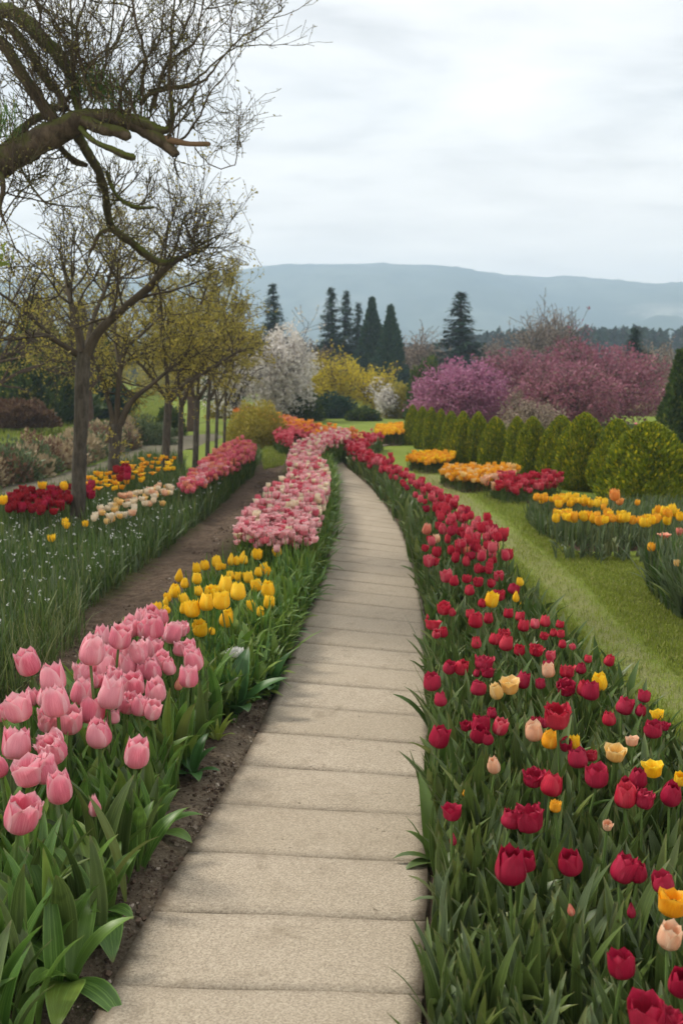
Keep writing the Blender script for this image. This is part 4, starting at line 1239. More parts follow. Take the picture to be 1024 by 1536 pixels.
evergreen(330, 520, 60, 60, 'dark evergreen far behind the row of thin trunks', 'evergreen_leaf', 75, 5000, .3)

# ------------------------------------------------------------------ flowering and bare trees in the middle distance
def bloom_tree(name, px, base_py, top_py, wpx_, Y, label, leaf, bark, seed, nleaf=9000, ls=.08, cat='tree', stems=5, fork=.18, twig_n=1.0, flat=1.0, bare=False, dense=1.0):
    g = np.random.default_rng(seed)
    x = P(px, 560, Y)[0]; z0 = float(TZ(x, Y))
    H = P(px, top_py, Y)[2] - z0; W = wpx(wpx_, Y)
    tk = Geo(); br = Geo(); tp = []
    tube(tk, np.array([(0, 0, -.1), (.03, 0, H * fork * .5), (0, .03, H * fork)]), [H * .035, H * .028, H * .026], 8, 0, 0, .04, g)
    pr = dict(seg=[4, 4, 3], wob=[.14, .18, .22], up=[.05, .04, .03], taper=.35, rmin=max(.006, Y * .00028), sides=[5, 4, 3], tiplvl=1, tips=5, kids=[(5, 8), (4, 6)], rk=.55, ang=(.3, .9), len=(.45, .75))
    pr['from'] = [.25, .2]
    for k in range(stems):
        a = (k + g.uniform(-.3, .3)) / stems * 6.28
        ex = W / 2 * g.uniform(.45, .95); ez = H * g.uniform(.55, .9) - H * fork
        d = np.array([math.cos(a) * ex, math.sin(a) * ex * flat, ez])
        branch(br, (0, 0, H * fork * g.uniform(.7, 1)), d, np.linalg.norm(d) * .8, H * .016, 0, pr, g, tp)
    # keep to the outline the photograph shows
    v = np.array(tp)
    parts = [('trunk', tk.mesh('trunk', [MAT[bark]])), ('branch', br.mesh('branch', [MAT[bark]]))]
    if not bare:
        u = g.normal(size=(nleaf, 3)); u /= np.linalg.norm(u, axis=1)[:, None]
        rr = g.random(nleaf) ** .45
        lum = np.array([mnoise.fractal(Vector((a_[0] * 2.1 + seed, a_[1] * 2.1, a_[2] * 2.1)), 1.0, 2.0, 3) for a_ in u])
        c = np.array([0, 0, H * (.50 if fork < .25 else .62)]); ext = np.array([W / 2, W / 2 * flat, H * (.50 if fork < .25 else .38)])
        p = c + u * (rr * (1 + .35 * lum))[:, None] * ext
        den = np.array([mnoise.fractal(Vector((a_[0] * 7 / W + 3, a_[1] * 7 / W, a_[2] * 7 / H)), 1.0, 2.0, 3) for a_ in p])
        p = p[den > -.16 / dense]
        near = np.vstack([p, v[g.random(len(v)) < .8] + g.normal(0, .03, (int(0), 3)) if False else v])
        lf = Geo(); leaves_at(lf, near, ls, g, 0, .03, 1, .6)
        parts.append(('blossom' if 'blossom' in leaf else 'leaf', lf.mesh('blossom', [MAT[leaf]])))
    r = place_parts(name, parts, (x, Y, z0), label, cat)
    for c_ in r.children:
        if c_.name.startswith(('blossom', 'leaf')): c_['kind'] = 'stuff'
    return r
bloom_tree('purple_tree', 690, 0, 542, 150, 30, 'rounded tree in full purple-pink blossom left of the rose-brown ones', 'purple_blossom', 'bark_brown', 81, 18000, .085, stems=7)
bloom_tree('rose_tree', 790, 0, 528, 190, 33, 'wide rose and brown budding tree right of the purple blossom tree', 'rose_blossom', 'bark_brown', 82, 18000, .095, stems=8)
bloom_tree('rose_tree', 900, 0, 515, 210, 31, 'rose and brown budding tree with the highest crown, behind the clipped shrubs at right', 'rose_blossom', 'bark_brown', 83, 20000, .095, stems=8)
bloom_tree('rose_tree', 850, 0, 545, 170, 28, 'lower rose and brown tree filling the middle of the blossom mass', 'rose_blossom', 'bark_brown', 184, 14000, .085, stems=8, fork=.1)
bloom_tree('tan_shrub', 798, 0, 598, 100, 24, 'low tan twiggy shrub in front of the rose-brown trees', 'grey_twig_leaf', 'bark_brown', 84, 4000, .05, 'shrub', stems=8, fork=.05)
bloom_tree('white_blossom_tree', 424, 0, 490, 100, 34, 'tree covered in white blossom beyond the row of young trees', 'white_blossom', 'bark_brown', 85, 18000, .09, stems=7)
bloom_tree('white_blossom_tree', 352, 0, 500, 110, 33, 'smaller white blossom tree half hidden behind the thin trunks', 'white_blossom', 'bark_dark', 86, 4500, .08, stems=7)
bloom_tree('yellow_shrub', 505, 0, 535, 110, 40, 'large loose yellow-green flowering shrub at the end of the garden', 'yellow_blossom', 'bark_brown', 87, 10000, .085, 'shrub', stems=8, fork=.06)
bloom_tree('yellow_shrub', 563, 0, 552, 62, 39, 'smaller bright yellow shrub right of the large yellow-green one', 'yellow_blossom', 'bark_brown', 88, 5000, .085, 'shrub', stems=6, fork=.06)
bloom_tree('cream_shrub', 578, 0, 575, 36, 36, 'small cream and yellow flowering shrub beside the yellow shrubs', 'white_blossom', 'bark_brown', 89, 1600, .07, 'shrub', stems=5, fork=.06)
bloom_tree('olive_tree', -45, 0, 362, 330, 23, 'olive budding tree filling the left edge behind the nearest young tree', 'olive_leaf', 'bark_brown', 181, 8000, .055, stems=8, fork=.25)
bloom_tree('olive_tree', 130, 0, 392, 200, 25, 'olive budding tree crown behind the second trunk of the row', 'olive_leaf', 'bark_brown', 182, 6000, .055, stems=8, fork=.3)
bloom_tree('olive_tree', 285, 0, 410, 140, 28, 'brown and olive budding tree crown behind the thin trunks of the row', 'bud_leaf', 'bark_brown', 183, 6000, .055, stems=8, fork=.3)
for i, (px, top, w, Y, lab) in enumerate([
        (640, 493, 80, 62, 'bare tan tree left of the lone dark conifer'), (610, 505, 60, 66, 'bare tan tree just right of the twin pointed cypresses'),
        (800, 466, 70, 70, 'bare grey-brown tree rising above the rose-brown crowns, left of a pair'), (838, 468, 60, 72, 'bare grey-brown tree rising above the rose-brown crowns, right of a pair'),
        (452, 505, 70, 60, 'bare brown tree between the white blossom and the tall conifers'), (985, 520, 80, 60, 'bare brown tree at the far right beyond the rose-brown crowns'),
        (745, 505, 60, 75, 'bare grey tree between the lone conifer and the tall bare pair'), (380, 500, 60, 64, 'bare brown tree behind the white blossom tree')]):
    bloom_tree('bare_tree', px, 0, top, w, Y, lab, 'grey_twig_leaf', 'bark_brown', 90 + i, 2600, .12, stems=8, fork=.22)

# ------------------------------------------------------------------ conifers
CON = []
for i in range(3):
    t_, c_ = conifer_geo(8.0, 1.75, np.random.default_rng(110 + i), 50, 10, droop=.30, needle=.24)
    CON.append((t_.mesh('trunk', [MAT['bark_dark']]), c_.mesh('crown', [MAT['conifer_needle'], MAT['bark_dark']])))
for i, (px, top, wd, Y, lab) in enumerate([
        (410, 424, 56, 58, 'dark conifer standing alone behind the white blossom tree'),
        (497, 430, 50, 62, 'tallest conifer of the group behind the yellow shrub, at its left'),
        (519, 434, 44, 64, 'conifer right beside the tallest one of the group behind the yellow shrub'),
        (537, 453, 40, 62, 'shorter conifer between the tall pair and the two pointed cypresses'),
        (688, 437, 76, 58, 'lone dark conifer behind the purple blossom tree'),
        (950, 490, 62, 46, 'dark conifer top above the rose-brown crowns at right')]):
    x = P(px, 560, Y)[0]; z0 = float(TZ(x, Y)); H = P(px, top, Y)[2] - z0; W = wpx(wd, Y)
    t_, c_ = CON[i % 3]
    place_parts('conifer', [('trunk', t_), ('crown', c_)], (x, Y, z0), lab, 'conifer', None, i * 1.3, (W / 2.0, W / 2.0, H / 8.0))
evergreen(557, 450, 82, 60, 'pointed dark cypress right of the conifer group', 'conifer_needle', 120, 9000, .22, 'cypress')
evergreen(585, 462, 78, 58, 'right one of the two pointed dark cypresses', 'conifer_needle', 121, 9000, .22, 'cypress')
evergreen(1018, 532, 66, 21, 'golden-green pointed conifer at the right edge behind the clipped shrubs', 'evergreen_leaf', 122, 8000, .12, 'cypress')

# dark shrubs along the far end of the garden
for i, (px, py, w, h, leaf, lab) in enumerate([
        (455, 632, 60, 40, 'evergreen_leaf', 'dark low bush below the white blossom tree'), (500, 634, 70, 38, 'conifer_needle', 'dark spreading bush under the yellow-green shrub'),
        (425, 622, 50, 30, 'grey_twig_leaf', 'greyish low bush beside the orange flower band'), (545, 640, 50, 26, 'evergreen_leaf', 'low green bush at the end of the orange flower band'),
        (600, 640, 50, 60, 'olive_leaf', 'olive bush behind the farthest clipped shrub'), (475, 640, 34, 20, 'groundcover_leaf', 'small bright green bush by the orange flower band'),
        (640, 600, 60, 50, 'evergreen_leaf', 'dark bush behind the left end of the clipped row'), (860, 640, 120, 50, 'grey_twig_leaf', 'tan twiggy thicket under the rose-brown trees, left one'), (985, 640, 170, 62, 'russet_leaf', 'brown twiggy thicket under the rose-brown trees, right one'), (735, 640, 110, 40, 'grey_twig_leaf', 'tan twiggy growth below the purple blossom tree'), (340, 640, 60, 40, 'olive_leaf', 'olive bush behind the last thin trunks')]):
    blob_shrub('far_shrub', px, py, w, h, lab, 'shrub', leaf, 2600, .12, .8, seed=130 + i, Y=34 + (i % 3) * 2)
    r = [o for o in col.objects if o.name.startswith('far_shrub') and o.parent is None][-1]
    r.location.z = float(TZ(r.location.x, r.location.y)) - .02
    s = (P(px, py - h, r.location.y)[2] - r.location.z) / max(wpx(h, 34 + (i % 3) * 2), .1)
    r.scale = (1, 1, max(s, .3))

# far woods across the valley
def wood(name, x0, x1, top0, top1, Y, n, seed, label, w=9, leaf=.9, mat='far_wood_leaf', jag=.3):
    g = np.random.default_rng(seed); out = Geo()
    for i in range(n):
        f = g.random(); px = x0 + (x1 - x0) * f; Yt = Y * g.uniform(.9, 1.25)
        x = P(px, 560, Yt)[0]; z0 = float(TZ(x, Yt)) - .5
        top = top0 + (top1 - top0) * f + jag * 30 * g.random()
        H = max(P(px, top, Yt)[2] - z0, 1.5); W = wpx(w, Yt) * g.uniform(1.0, 2.2)
        m = 220
        t = g.random(m) ** .9; a = g.uniform(0, 6.28, m)
        r = W / 2 * (1 - t) ** .7 * g.uniform(.5, 1.1, m)
        out.scatter(quad_leaf(1, .6), rand_rot(m, g) * (leaf * Yt / 150 * g.uniform(.6, 1.4, m))[:, None, None], np.column_stack([x + np.cos(a) * r, Yt + np.sin(a) * r, z0 + t * H]), g.random(m))
    tag(link(name, out.mesh(name, [MAT[mat]])), label, 'woods', None, 'stuff')
wood('far_woods', 690, 1250, 500, 484, 170, 190, 140, 'dark conifer woods in the haze at right below the hills', 10)
wood('far_woods', -300, 700, 515, 522, 150, 220, 141, 'hazy woods along the valley behind the garden trees', 14, 1.2)
wood('brown_thicket', 330, 1150, 545, 560, 75, 190, 142, 'brown thicket closing the garden behind the blossom trees', 20, .55, 'grey_twig_leaf')
wood('brown_thicket', -400, 330, 505, 520, 70, 110, 143, 'dull brown thicket far behind the left lawn', 26, .6, 'olive_leaf')

# ------------------------------------------------------------------ flowers
gF = np.random.default_rng(201)
def head_place(px, py, w, hmin, hmax, W0):
    """a flower seen at (px,py), w photo pixels wide: how far off and how tall it stands"""
    d = ray(px, py)
    Y = W0 * FPX / w * .99
    z = CAMH + d[2] * Y / d[1]
    z = min(max(z, hmin), hmax)
    g0 = G(px, py, z)
    return g0[0], g0[1], z, w * g0[1] / FPX
# --- pink bed: (x, y, width) in the enlarged view of photo region (0,920), scale 3.303
PINKS = """160 240 112;275 325 122;230 412 106;105 465 128;150 420 70;0 495 75;245 520 112;350 525 116;290 440 130;400 395 108;455 485 116;540 405 122;562 512 62;
620 440 90;665 350 106;775 385 98;685 460 84;750 475 82;565 330 90;470 335 62;421 295 100;522 275 106;640 265 96;450 190 118;570 200 92;505 125 82;587 112 106;
690 190 104;750 175 86;715 285 72;766 285 86;800 235 74;845 270 62;935 315 94;890 175 66;945 178 72;970 230 94;660 66 86;720 76 82;770 66 96;840 100 90;890 76 70;921 70 52;
700 22 72;760 18 82;810 22 62;497 595 120;670 695 120;286 662 130;75 650 136;10 760 86;160 776 136;240 775 118;304 870 124;90 990 160;155 970 100;645 120 90;612 60 70;330 350 90;480 560 80;
560 600 70;700 560 60;420 660 70"""
PK = [tuple(float(v) for v in r.split()) for r in PINKS.replace('\n', '').split(';')]
PKL = {0: 'pink tulip standing alone against the bare soil at the left rim of the pink bed', 47: 'single pink tulip facing the path below the main cluster, nearest the path',
       46: 'pink tulip on a tall bare stem at the lower right of the main pink cluster', 54: 'lowest and nearest pink tulip in full view at the left edge, petals parting',
       53: 'pink tulip with one petal leaning right, just above the nearest low pink tulip', 51: 'wide open pink tulip with flared petals, above the nearest two at left',
       33: 'rounded pink tulip at the right end of the pink cluster, beside the yellow tulips', 36: 'tall pink tulip at the top right of the pink cluster, beside the yellow tulips', 49: 'large pink tulip at the left edge above the flared open one'}
PK_GROUP = 'pink tulips massed in the near left bed'
for i, (x, y, w) in enumerate(PK[:56]):
    px, py, w = x / 3.303, 920 + y / 3.303, w / 3.303
    X, Y, h, W = head_place(px, py + w * .55, w, .36, .56, .085)
    k = 'cup' if i == 54 else 'open' if i == 51 else ['cup', 'egg', 'egg', 'cup', 'egg', 'cup', 'ragged'][i % 7]
    tulip('pink_tulip', X, Y, h, min(W * 1.06, .112), 'petal_pink', k, PKL.get(i, 'plump pink tulip packed among others in the near left bed'), PK_GROUP, 'tulip_leaf_bright', gF, 3, .0064)
X, Y, h, W = head_place(144, 1252, 17, .2, .3, .04)
tulip('pink_tulip', X, Y, .26, .040, 'petal_pink', 'bud', 'small closed pink tulip bud low among the leaves facing the path', PK_GROUP, 'tulip_leaf_bright', gF, 2)
X, Y, h, W = head_place(267, 1035, 14, .3, .4, .045)
tulip('pink_tulip', X, Y, h, .035, 'petal_salmon', 'bud', 'drooping narrow salmon pink bud under the rounded tulip at the cluster right end', PK_GROUP, 'tulip_leaf_bright', gF, 2)
# --- yellow tulips: enlarged view of (200,780), scale 3.413
YELS = """325 250 45;372 233 45;430 215 50;458 238 30;500 213 40;525 213 36;568 205 42;636 178 48;743 162 47;232 295 45;263 328 42;325 305 50;208 365 62;180 398 38;162 428 35;125 452 45;178 458 38;
267 400 50;262 455 50;305 460 78;340 365 45;395 370 60;375 425 78;410 360 55;470 340 75;455 415 85;538 370 80;500 285 42;540 290 42;595 295 52;640 270 42;678 240 40;690 265 38;640 335 60;690 360 68;
690 422 58;615 440 50;652 472 40;472 510 72;345 555 76;318 535 38;402 570 34;110 455 40;435 240 34;555 190 30;620 175 34"""
YLL = {8: 'yellow tulip standing off to the right of the rest, below the pale pink band', 38: 'large yellow tulip at the front of the yellow group, nearest the path', 39: 'pair-headed large yellow tulip right behind the pink cluster',
       41: 'narrow yellow tulip half closed beside the large one behind the pink cluster', 9: 'yellow tulip at the upper left rim of the yellow group against the soil', 7: 'yellow tulip at the back of the group just under the pale pink band', 35: 'rounded yellow tulip at the right rim of the yellow group', 37: 'slim yellow tulip lowest on the right of the yellow group'}
for i, r in enumerate(YELS.replace('\n', '').split(';')):
    x, y, w = (float(v) for v in r.split())
    px, py, w = 200 + x / 3.413, 780 + y / 3.413, w / 3.413
    X, Y, h, W = head_place(px, py + w * .5, w, .30, .46, .075)
    tulip('yellow_tulip', X, Y, h, min(W, .09), 'petal_yellow', ['egg', 'cup', 'egg', 'cup', 'bud'][i % 5] if w < 14 else ['egg', 'cup'][i % 2], YLL.get(i, 'golden yellow tulip within the yellow group beside the path'), 'yellow tulips grouped behind the pink bed', 'groundcover_leaf', gF, 2, .004)
# --- right bed
REDA = """170 33 45;195 52 35;240 42 34;282 55 34;250 85 37;290 10 30;325 10 28;355 33 36;332 60 28;405 78 42 d;355 100 46;325 122 50 y p;295 130 32;435 55 28 y e;418 105 42 y b;437 140 28 y b;392 168 36;
160 147 50 r c;192 163 28;115 205 48 r o;100 180 20 r b;128 240 32;155 237 34;255 170 34;272 195 52 r c;318 187 37;432 178 36;443 213 43;487 207 35;522 198 39;575 207 30;515 247 31;555 237 28;580 242 29;587 280 30;
626 287 24;277 276 38;338 262 42;375 245 42;376 278 51;430 300 40;487 298 48 r r;547 320 36;540 377 47 p c;540 355 40;603 378 50 r r;652 367 39;679 333 28;748 338 38;172 362 46;210 356 55;300 345 62 r r;
316 380 44;272 385 26;280 437 57;355 452 49 c e;398 428 60 c o;432 410 56;507 422 38;600 430 63;660 440 52;685 450 64;724 418 54 y c;117 415 64 d c;148 482 47;128 612 76 d;240 573 36;332 528 38;290 570 70;
278 600 62;355 577 59;316 620 43;485 600 62 p c;490 565 45;518 565 36;567 538 88 r r;537 627 61 g c;600 640 46;632 638 42 y c;648 692 72;690 680 46;773 668 66 c o;810 672 36 c b;760 732 30 c b;838 627 42 p o;
932 532 42 y o;915 583 66;952 575 34;865 520 40;800 500 62;757 550 50;879 467 46;915 730 62 y o;342 720 49 p e;485 755 73;540 790 80;710 755 84;855 765 70;815 785 44;972 822 76;812 830 80;872 838 68;1010 768 44 y c;232 818 26 g b"""
REDB = """222 152 62 r o;230 250 42 r b;425 175 72 r c;498 175 94;425 345 114;478 320 74;642 325 88;800 350 90;865 360 70;960 395 78;978 465 95 g o;967 580 86 p c;845 495 52 r b;640 490 46 s b;
812 678 100;1012 735 96;905 850 130;960 870 90;580 135 40 g r;760 200 32 p r"""
REDC = """288 562 56;330 560 42;390 543 46;325 510 50;378 500 41;257 485 36;380 440 41;327 455 44;330 440 40 p;238 388 50 s r;540 595 36;600 585 42;640 625 42 s;610 660 32;585 480 40 s r;560 500 40 s;530 480 36;490 500 42 s r;
470 540 40;500 560 44;440 470 40;590 520 40;560 560 36;610 550 30;475 420 34;500 440 36;440 400 40;400 380 42;350 380 46;320 375 40;300 440 30"""
REDL = {('A', 65): 'dark crimson tulip on a tall stem leaning over the path edge', ('A', 63): 'crimson tulip at the path edge above the leaning dark one', ('A', 64): 'small round red tulip just below the upper of two at the path edge',
        ('A', 19): 'red tulip with widely spread ragged petals at the path edge, far up', ('A', 11): 'pale yellow tulip at the back of the right bed with a red one behind it', ('A', 13): 'small closed yellow tulip at the far lawn edge of the right bed',
        ('A', 55): 'closed creamy yellow tulip left of the open cream one in mid bed', ('A', 56): 'open pale cream tulip in mid bed with a red tulip behind', ('A', 62): 'bright yellow tulip with a reddish base near the lawn edge',
        ('A', 43): 'peach yellow tulip topped by red petals behind it, in mid bed', ('A', 72): 'peach tulip touching a crimson one in the middle of the right bed', ('A', 76): 'golden cup-shaped tulip right of the peach tulip', ('A', 78): 'yellow petalled tulip half hidden beside a red one',
        ('A', 81): 'large open cream yellow tulip among crimson ones near the lawn', ('A', 84): 'small open peach tulip above the large cream one', ('A', 85): 'pale yellow tulip against the lawn beside a crimson pair', ('A', 92): 'open yellow tulip with pointed petals near the right edge',
        ('A', 93): 'closed ivory peach tulip low in the bed near the path', ('A', 102): 'yellow tulip cut by the right edge of the picture', ('A', 103): 'tiny orange bud low near the path edge', ('A', 91): 'red tulip standing out alone over the lawn edge', ('A', 48): 'red tulip standing highest against the lawn on a bare stem',
        ('B', 0): 'small red tulip opening low among leaves near the path', ('B', 1): 'faded narrow red bud under the small opening tulip near the path', ('B', 4): 'largest crimson tulip of the right bed, in front of another', ('B', 5): 'crimson tulip peeping out behind the largest one',
        ('B', 6): 'egg-shaped crimson tulip alone in the middle of the leaves at lower right', ('B', 10): 'open yellow tulip with pointed petals directly below a crimson one at the right edge', ('B', 11): 'peach tulip below the open yellow one at the right edge',
        ('B', 12): 'narrow crimson tulip not yet open, left of the yellow one at the right edge', ('B', 13): 'small salmon red bud sunk deep among the leaves', ('B', 14): 'tall crimson tulip near the bottom, left of the one cut by the edge', ('B', 15): 'crimson tulip cut by the right edge near the bottom',
        ('B', 16): 'crimson tulip cut by the bottom edge of the picture', ('B', 2): 'ruffled crimson tulip at the left of a touching pair', ('B', 3): 'big crimson tulip at the right of a touching pair', ('C', 9): 'ragged salmon red tulip standing forward of the far red crowd near the path'}
PET = {'r': 'petal_crimson', 'd': 'petal_crimson', 'y': 'petal_yellow', 'c': 'petal_cream', 'p': 'petal_blush', 'g': 'petal_gold', 's': 'petal_salmon'}
KD = {'e': 'egg', 'c': 'cup', 'o': 'open', 'b': 'bud', 'r': 'ragged', 'p': 'cup'}
nred = 0
RG = 'crimson and yellow tulips of the bed right of the path'
for nm, txt, ox, oy, s in (('A', REDA, 600, 850, 2.415), ('B', REDB, 580, 1150, 2.306), ('C', REDC, 560, 680, 3.413)):
    for i, r in enumerate(txt.replace('\n', '').split(';')):
        f = r.split()
        px, py, w = ox + float(f[0]) / s, oy + float(f[1]) / s, float(f[2]) / s
        c = f[3] if len(f) > 3 else 'r'; k = KD[f[4]] if len(f) > 4 else ['cup', 'egg', 'cup', 'ragged', 'egg', 'cup', 'egg'][i % 7]
        W0 = .055 if k == 'bud' else .078
        X, Y, h, W = head_place(px, py + w * .5, w, .34 if k != 'bud' else .25, .54, W0)
        pet = PET[c]
        if pet == 'petal_crimson' and c != 'd' and (Y > 4.2 or (i % 5 == 0 and nm != 'B')): pet = 'petal_red' if i % 7 else 'petal_rose'
        kind = {'petal_yellow': 'golden yellow', 'petal_cream': 'cream', 'petal_blush': 'peach', 'petal_gold': 'golden orange', 'petal_salmon': 'salmon red'}.get(pet, 'crimson')
        where = 'in the near part of the right bed, among broad leaves' if Y < 2.7 else ('in the middle of the right bed' if Y < 4.4 else 'in the farther half of the right bed, before the crowd closes up')
        lab = REDL.get((nm, i), '%s tulip %s' % (kind, where))
        if Y < 6.2:
            tulip({'petal_yellow': 'yellow_tulip', 'petal_cream': 'cream_tulip', 'petal_blush': 'peach_tulip', 'petal_gold': 'orange_tulip'}.get(pet, 'red_tulip'), X, Y, h, min(W, .1) * (.62 if k == 'bud' else 1), pet, k, lab, RG, 'tulip_leaf_dark', gF, 3 if Y < 4 else 2)
        else:
            tulip_small('red_tulip', X, Y, h, min(W, .095), pet, ('egg', 'cup', 'ragged'), lab, RG, 'tulip_leaf_dark', gF)
        nred += 1
# the crowd farther along the curve of the path
far_h = lambda Y: float(np.interp(Y, [6, 9, 13, 17], [.42, .38, .31, .26]))
far_red = RED[(RED[:, 1] > 5.5)]
pts = sample(RED, 2200, .048, 5)
inner = polydist(pr_g[:15], pts, False)
keep = (pts[:, 1] > 6.3) & (inner > np.interp(pts[:, 1], [7, 14], [.14, .03]))
pts = pts[keep]; inner = inner[keep]
# thinner on the path side near the camera, closed up towards the bend
dens = np.clip((inner - .10) / .45, .12, 1) * np.clip((pts[:, 1] - 5.2) / 3.0, .3, 1)
pts = pts[gF.random(len(pts)) < np.maximum(dens, sstep(11, 15, pts[:, 1]))]
pts = pts[np.argsort(pts[:, 1])]
NI = 160
for i, p in enumerate(pts[:NI]):
    pet = ['petal_red', 'petal_rose', 'petal_rose', 'petal_red', 'petal_red', 'petal_crimson', 'petal_rose'][int(gF.integers(7))]
    tulip_small('red_tulip', p[0], p[1], far_h(p[1]) + gF.uniform(-.05, .05), gF.uniform(.05, .07), pet, ('egg', 'cup', 'ragged'), 'small bright red or rose tulip crowded along the far curve of the right bed', 'red tulips crowding along the far curve of the path', 'tulip_leaf_dark', gF)
far_pts = pts[NI:]
mass_flowers('red_tulips', far_pts, np.array([far_h(y) for y in far_pts[:, 1]]), .06, ['petal_red', 'petal_rose', 'petal_hot_pink', 'petal_red'], ('egg', 'cup', 'ragged'), 'dense band of red and rose tulips edging the path at its bend', 'tulips', 'tulip_leaf_dark', gF)
# --- pale pink band left of the path
pts = sample(STRIP, 4800, .033, 8); pts = pts[np.argsort(pts[:, 1])]
edge_d = polydist(STRIP, pts)
NI = 290
for i, p in enumerate(pts[:NI]):
    pet = ['petal_pale_pink', 'petal_pale_pink', 'petal_pale_pink', 'petal_hot_pink', 'petal_ivory'][int(gF.choice(5, p=[.3, .3, .22, .13, .05]))]
    tulip_small('pale_pink_tulip', p[0], p[1], gF.uniform(.33, .45), gF.uniform(.036, .052), pet, ('ragged', 'open', 'blown', 'cup'), 'small frilled pale pink flower in the near end of the pink band by the path', 'pale pink flowers massed along the left of the path', 'groundcover_leaf', gF, 'flower')
mass_flowers('pale_pink_flowers', pts[NI:], .40, .048, ['petal_pale_pink', 'petal_pale_pink', 'petal_ivory', 'petal_pale_pink', 'petal_hot_pink'], ('ragged', 'open', 'cup', 'ragged'), 'far stretch of the pale pink flower band winding along the left of the path', 'flowers', 'groundcover_leaf', gF)
# --- left bed: pink band and scattered flowers
PB = GP([(268, 732, .36), (285, 738, .36), (330, 712, .36), (372, 688, .36), (384, 676, .36), (372, 670, .36), (350, 672, .36), (315, 692, .36)])
pts = sample(PB, 1700, .038, 9); pts = pts[np.argsort(pts[:, 1])]
for p in pts[:260]:
    tulip_small('pink_tulip', p[0], p[1], gF.uniform(.30, .42), gF.uniform(.046, .064), ['petal_hot_pink', 'petal_pale_pink', 'petal_hot_pink', 'petal_salmon'][int(gF.integers(4))], ('cup', 'ragged', 'open'), 'pink tulip in the long band under the row of young trees', 'pink tulips in the band under the row of trees', 'narrow_leaf', gF)
if len(pts) > 260:
    mass_flowers('pink_tulips', pts[260:], .36, .056, ['petal_hot_pink', 'petal_hot_pink', 'petal_salmon'], ('cup', 'egg', 'open'), 'far stretch of the pink tulip band under the row of trees', 'tulips', 'narrow_leaf', gF)
def spread(name, poly, n, mind, z, w, pets, kinds, lab, group, seed, leaf='narrow_leaf', zj=.04, cat='tulip'):
    p_ = GP(poly, z); pts = sample(p_, n, mind, seed)
    for p in pts:
        tulip_small(name, p[0], p[1], z + gF.uniform(-zj, zj), w * gF.uniform(.85, 1.15), pets[int(gF.integers(len(pets)))], kinds, lab, group, leaf, gF, cat)
    return pts
spread('dark_red_tulip', [(8, 762), (40, 776), (112, 762), (112, 740), (60, 738), (20, 745)], 90, .055, .38, .066, ['petal_dark_red', 'petal_crimson', 'petal_dark_red'], ('cup', 'ragged', 'open'), 'dark red tulip in the patch left of the nearest trunk', 'dark red tulips left of the nearest trunk', 301)
spread('dark_red_tulip', [(176, 722), (196, 730), (196, 708), (178, 708)], 10, .07, .42, .085, ['petal_dark_red', 'petal_crimson'], ('cup', 'ragged'), 'dark red tulip in the small clump right of the second trunk', 'dark red tulips by the second trunk', 302)
spread('dark_red_tulip', [(128, 742), (140, 746), (140, 732), (128, 732)], 5, .07, .42, .085, ['petal_dark_red', 'petal_crimson'], ('cup', 'ragged'), 'dark red tulip just right of the nearest trunk', 'dark red tulips right of the nearest trunk', 303)
spread('yellow_flower', [(128, 738), (165, 738), (215, 722), (262, 708), (262, 690), (215, 690), (165, 706), (128, 714)], 95, .10, .36, .05, ['petal_yellow', 'petal_gold', 'petal_gold', 'petal_yellow'], ('ragged', 'open', 'blown'), 'yellow flower in the loose patch behind the two nearest trunks', 'yellow flowers behind the nearest trunks', 304, cat='flower')
spread('cream_flower', [(140, 792), (180, 788), (235, 760), (262, 742), (255, 730), (215, 736), (170, 752), (145, 770)], 70, .07, .32, .055, ['petal_ivory', 'petal_blush', 'petal_ivory', 'petal_cream'], ('cup', 'open', 'ragged'), 'cream or blush flower in the thin scatter between the second trunk and the green leaves', 'cream flowers in the left bed', 305, cat='flower')
for i, (px, py, w, lab) in enumerate([(90, 793, 10, 'round yellow tulip left of the nearest trunk, left one of two'), (101, 790, 11, 'round yellow tulip left of the nearest trunk, right one of two'), (129, 791, 9, 'round yellow tulip touching the right side of the nearest trunk'), (71, 812, 11, 'round yellow tulip lowest and farthest left of the nearest trunk'), (70, 735, 12, 'pale yellow flower above the dark red patch, left one'), (98, 736, 12, 'pale yellow flower above the dark red patch, right one'), (10, 758, 14, 'orange yellow flower at the left edge beside the dark red patch')]):
    X, Y, h, W = head_place(px, py, w, .28, .42, .075)
    tulip_small('yellow_tulip', X, Y, h, W, 'petal_yellow', ('cup', 'ragged'), lab, None, 'narrow_leaf', gF)

# --- the beds on the right lawn
def island(name, label_bed, outline, zt, h_leaf, soil_h, flowers, leaf_mats, seed, leaf_n, leaf_t, fl_label, cat='flowers'):
    poly = GP(outline)
    sheet(name + '_soil', poly, .1, soil_h, .01, 2.0, 'soil', .3, {'moss': lambda p, d: np.full(len(p), .1)})
    return poly
T_IRIS = [leaf_tmpl(L, .026, a, b_, .3, tw, 6, 1) for L, a, b_, tw in ((.40, .05, .35, .2), (.34, .1, .6, -.3), (.44, .02, .2, .1), (.3, .2, .9, .3))]
T_STRAP = [leaf_tmpl(L, .016, a, b_, .3, tw, 6, 1) for L, a, b_, tw in ((.32, .03, .4, .2), (.27, .08, .8, -.3), (.36, .0, .25, .1), (.24, .15, 1.2, .3))]
T_GRASS = [leaf_tmpl(L, .007, a, b_, .2, 0, 4, 1) for L, a, b_ in ((.30, .05, .6), (.26, .1, 1.0), (.34, .02, .35), (.22, .25, 1.3))]
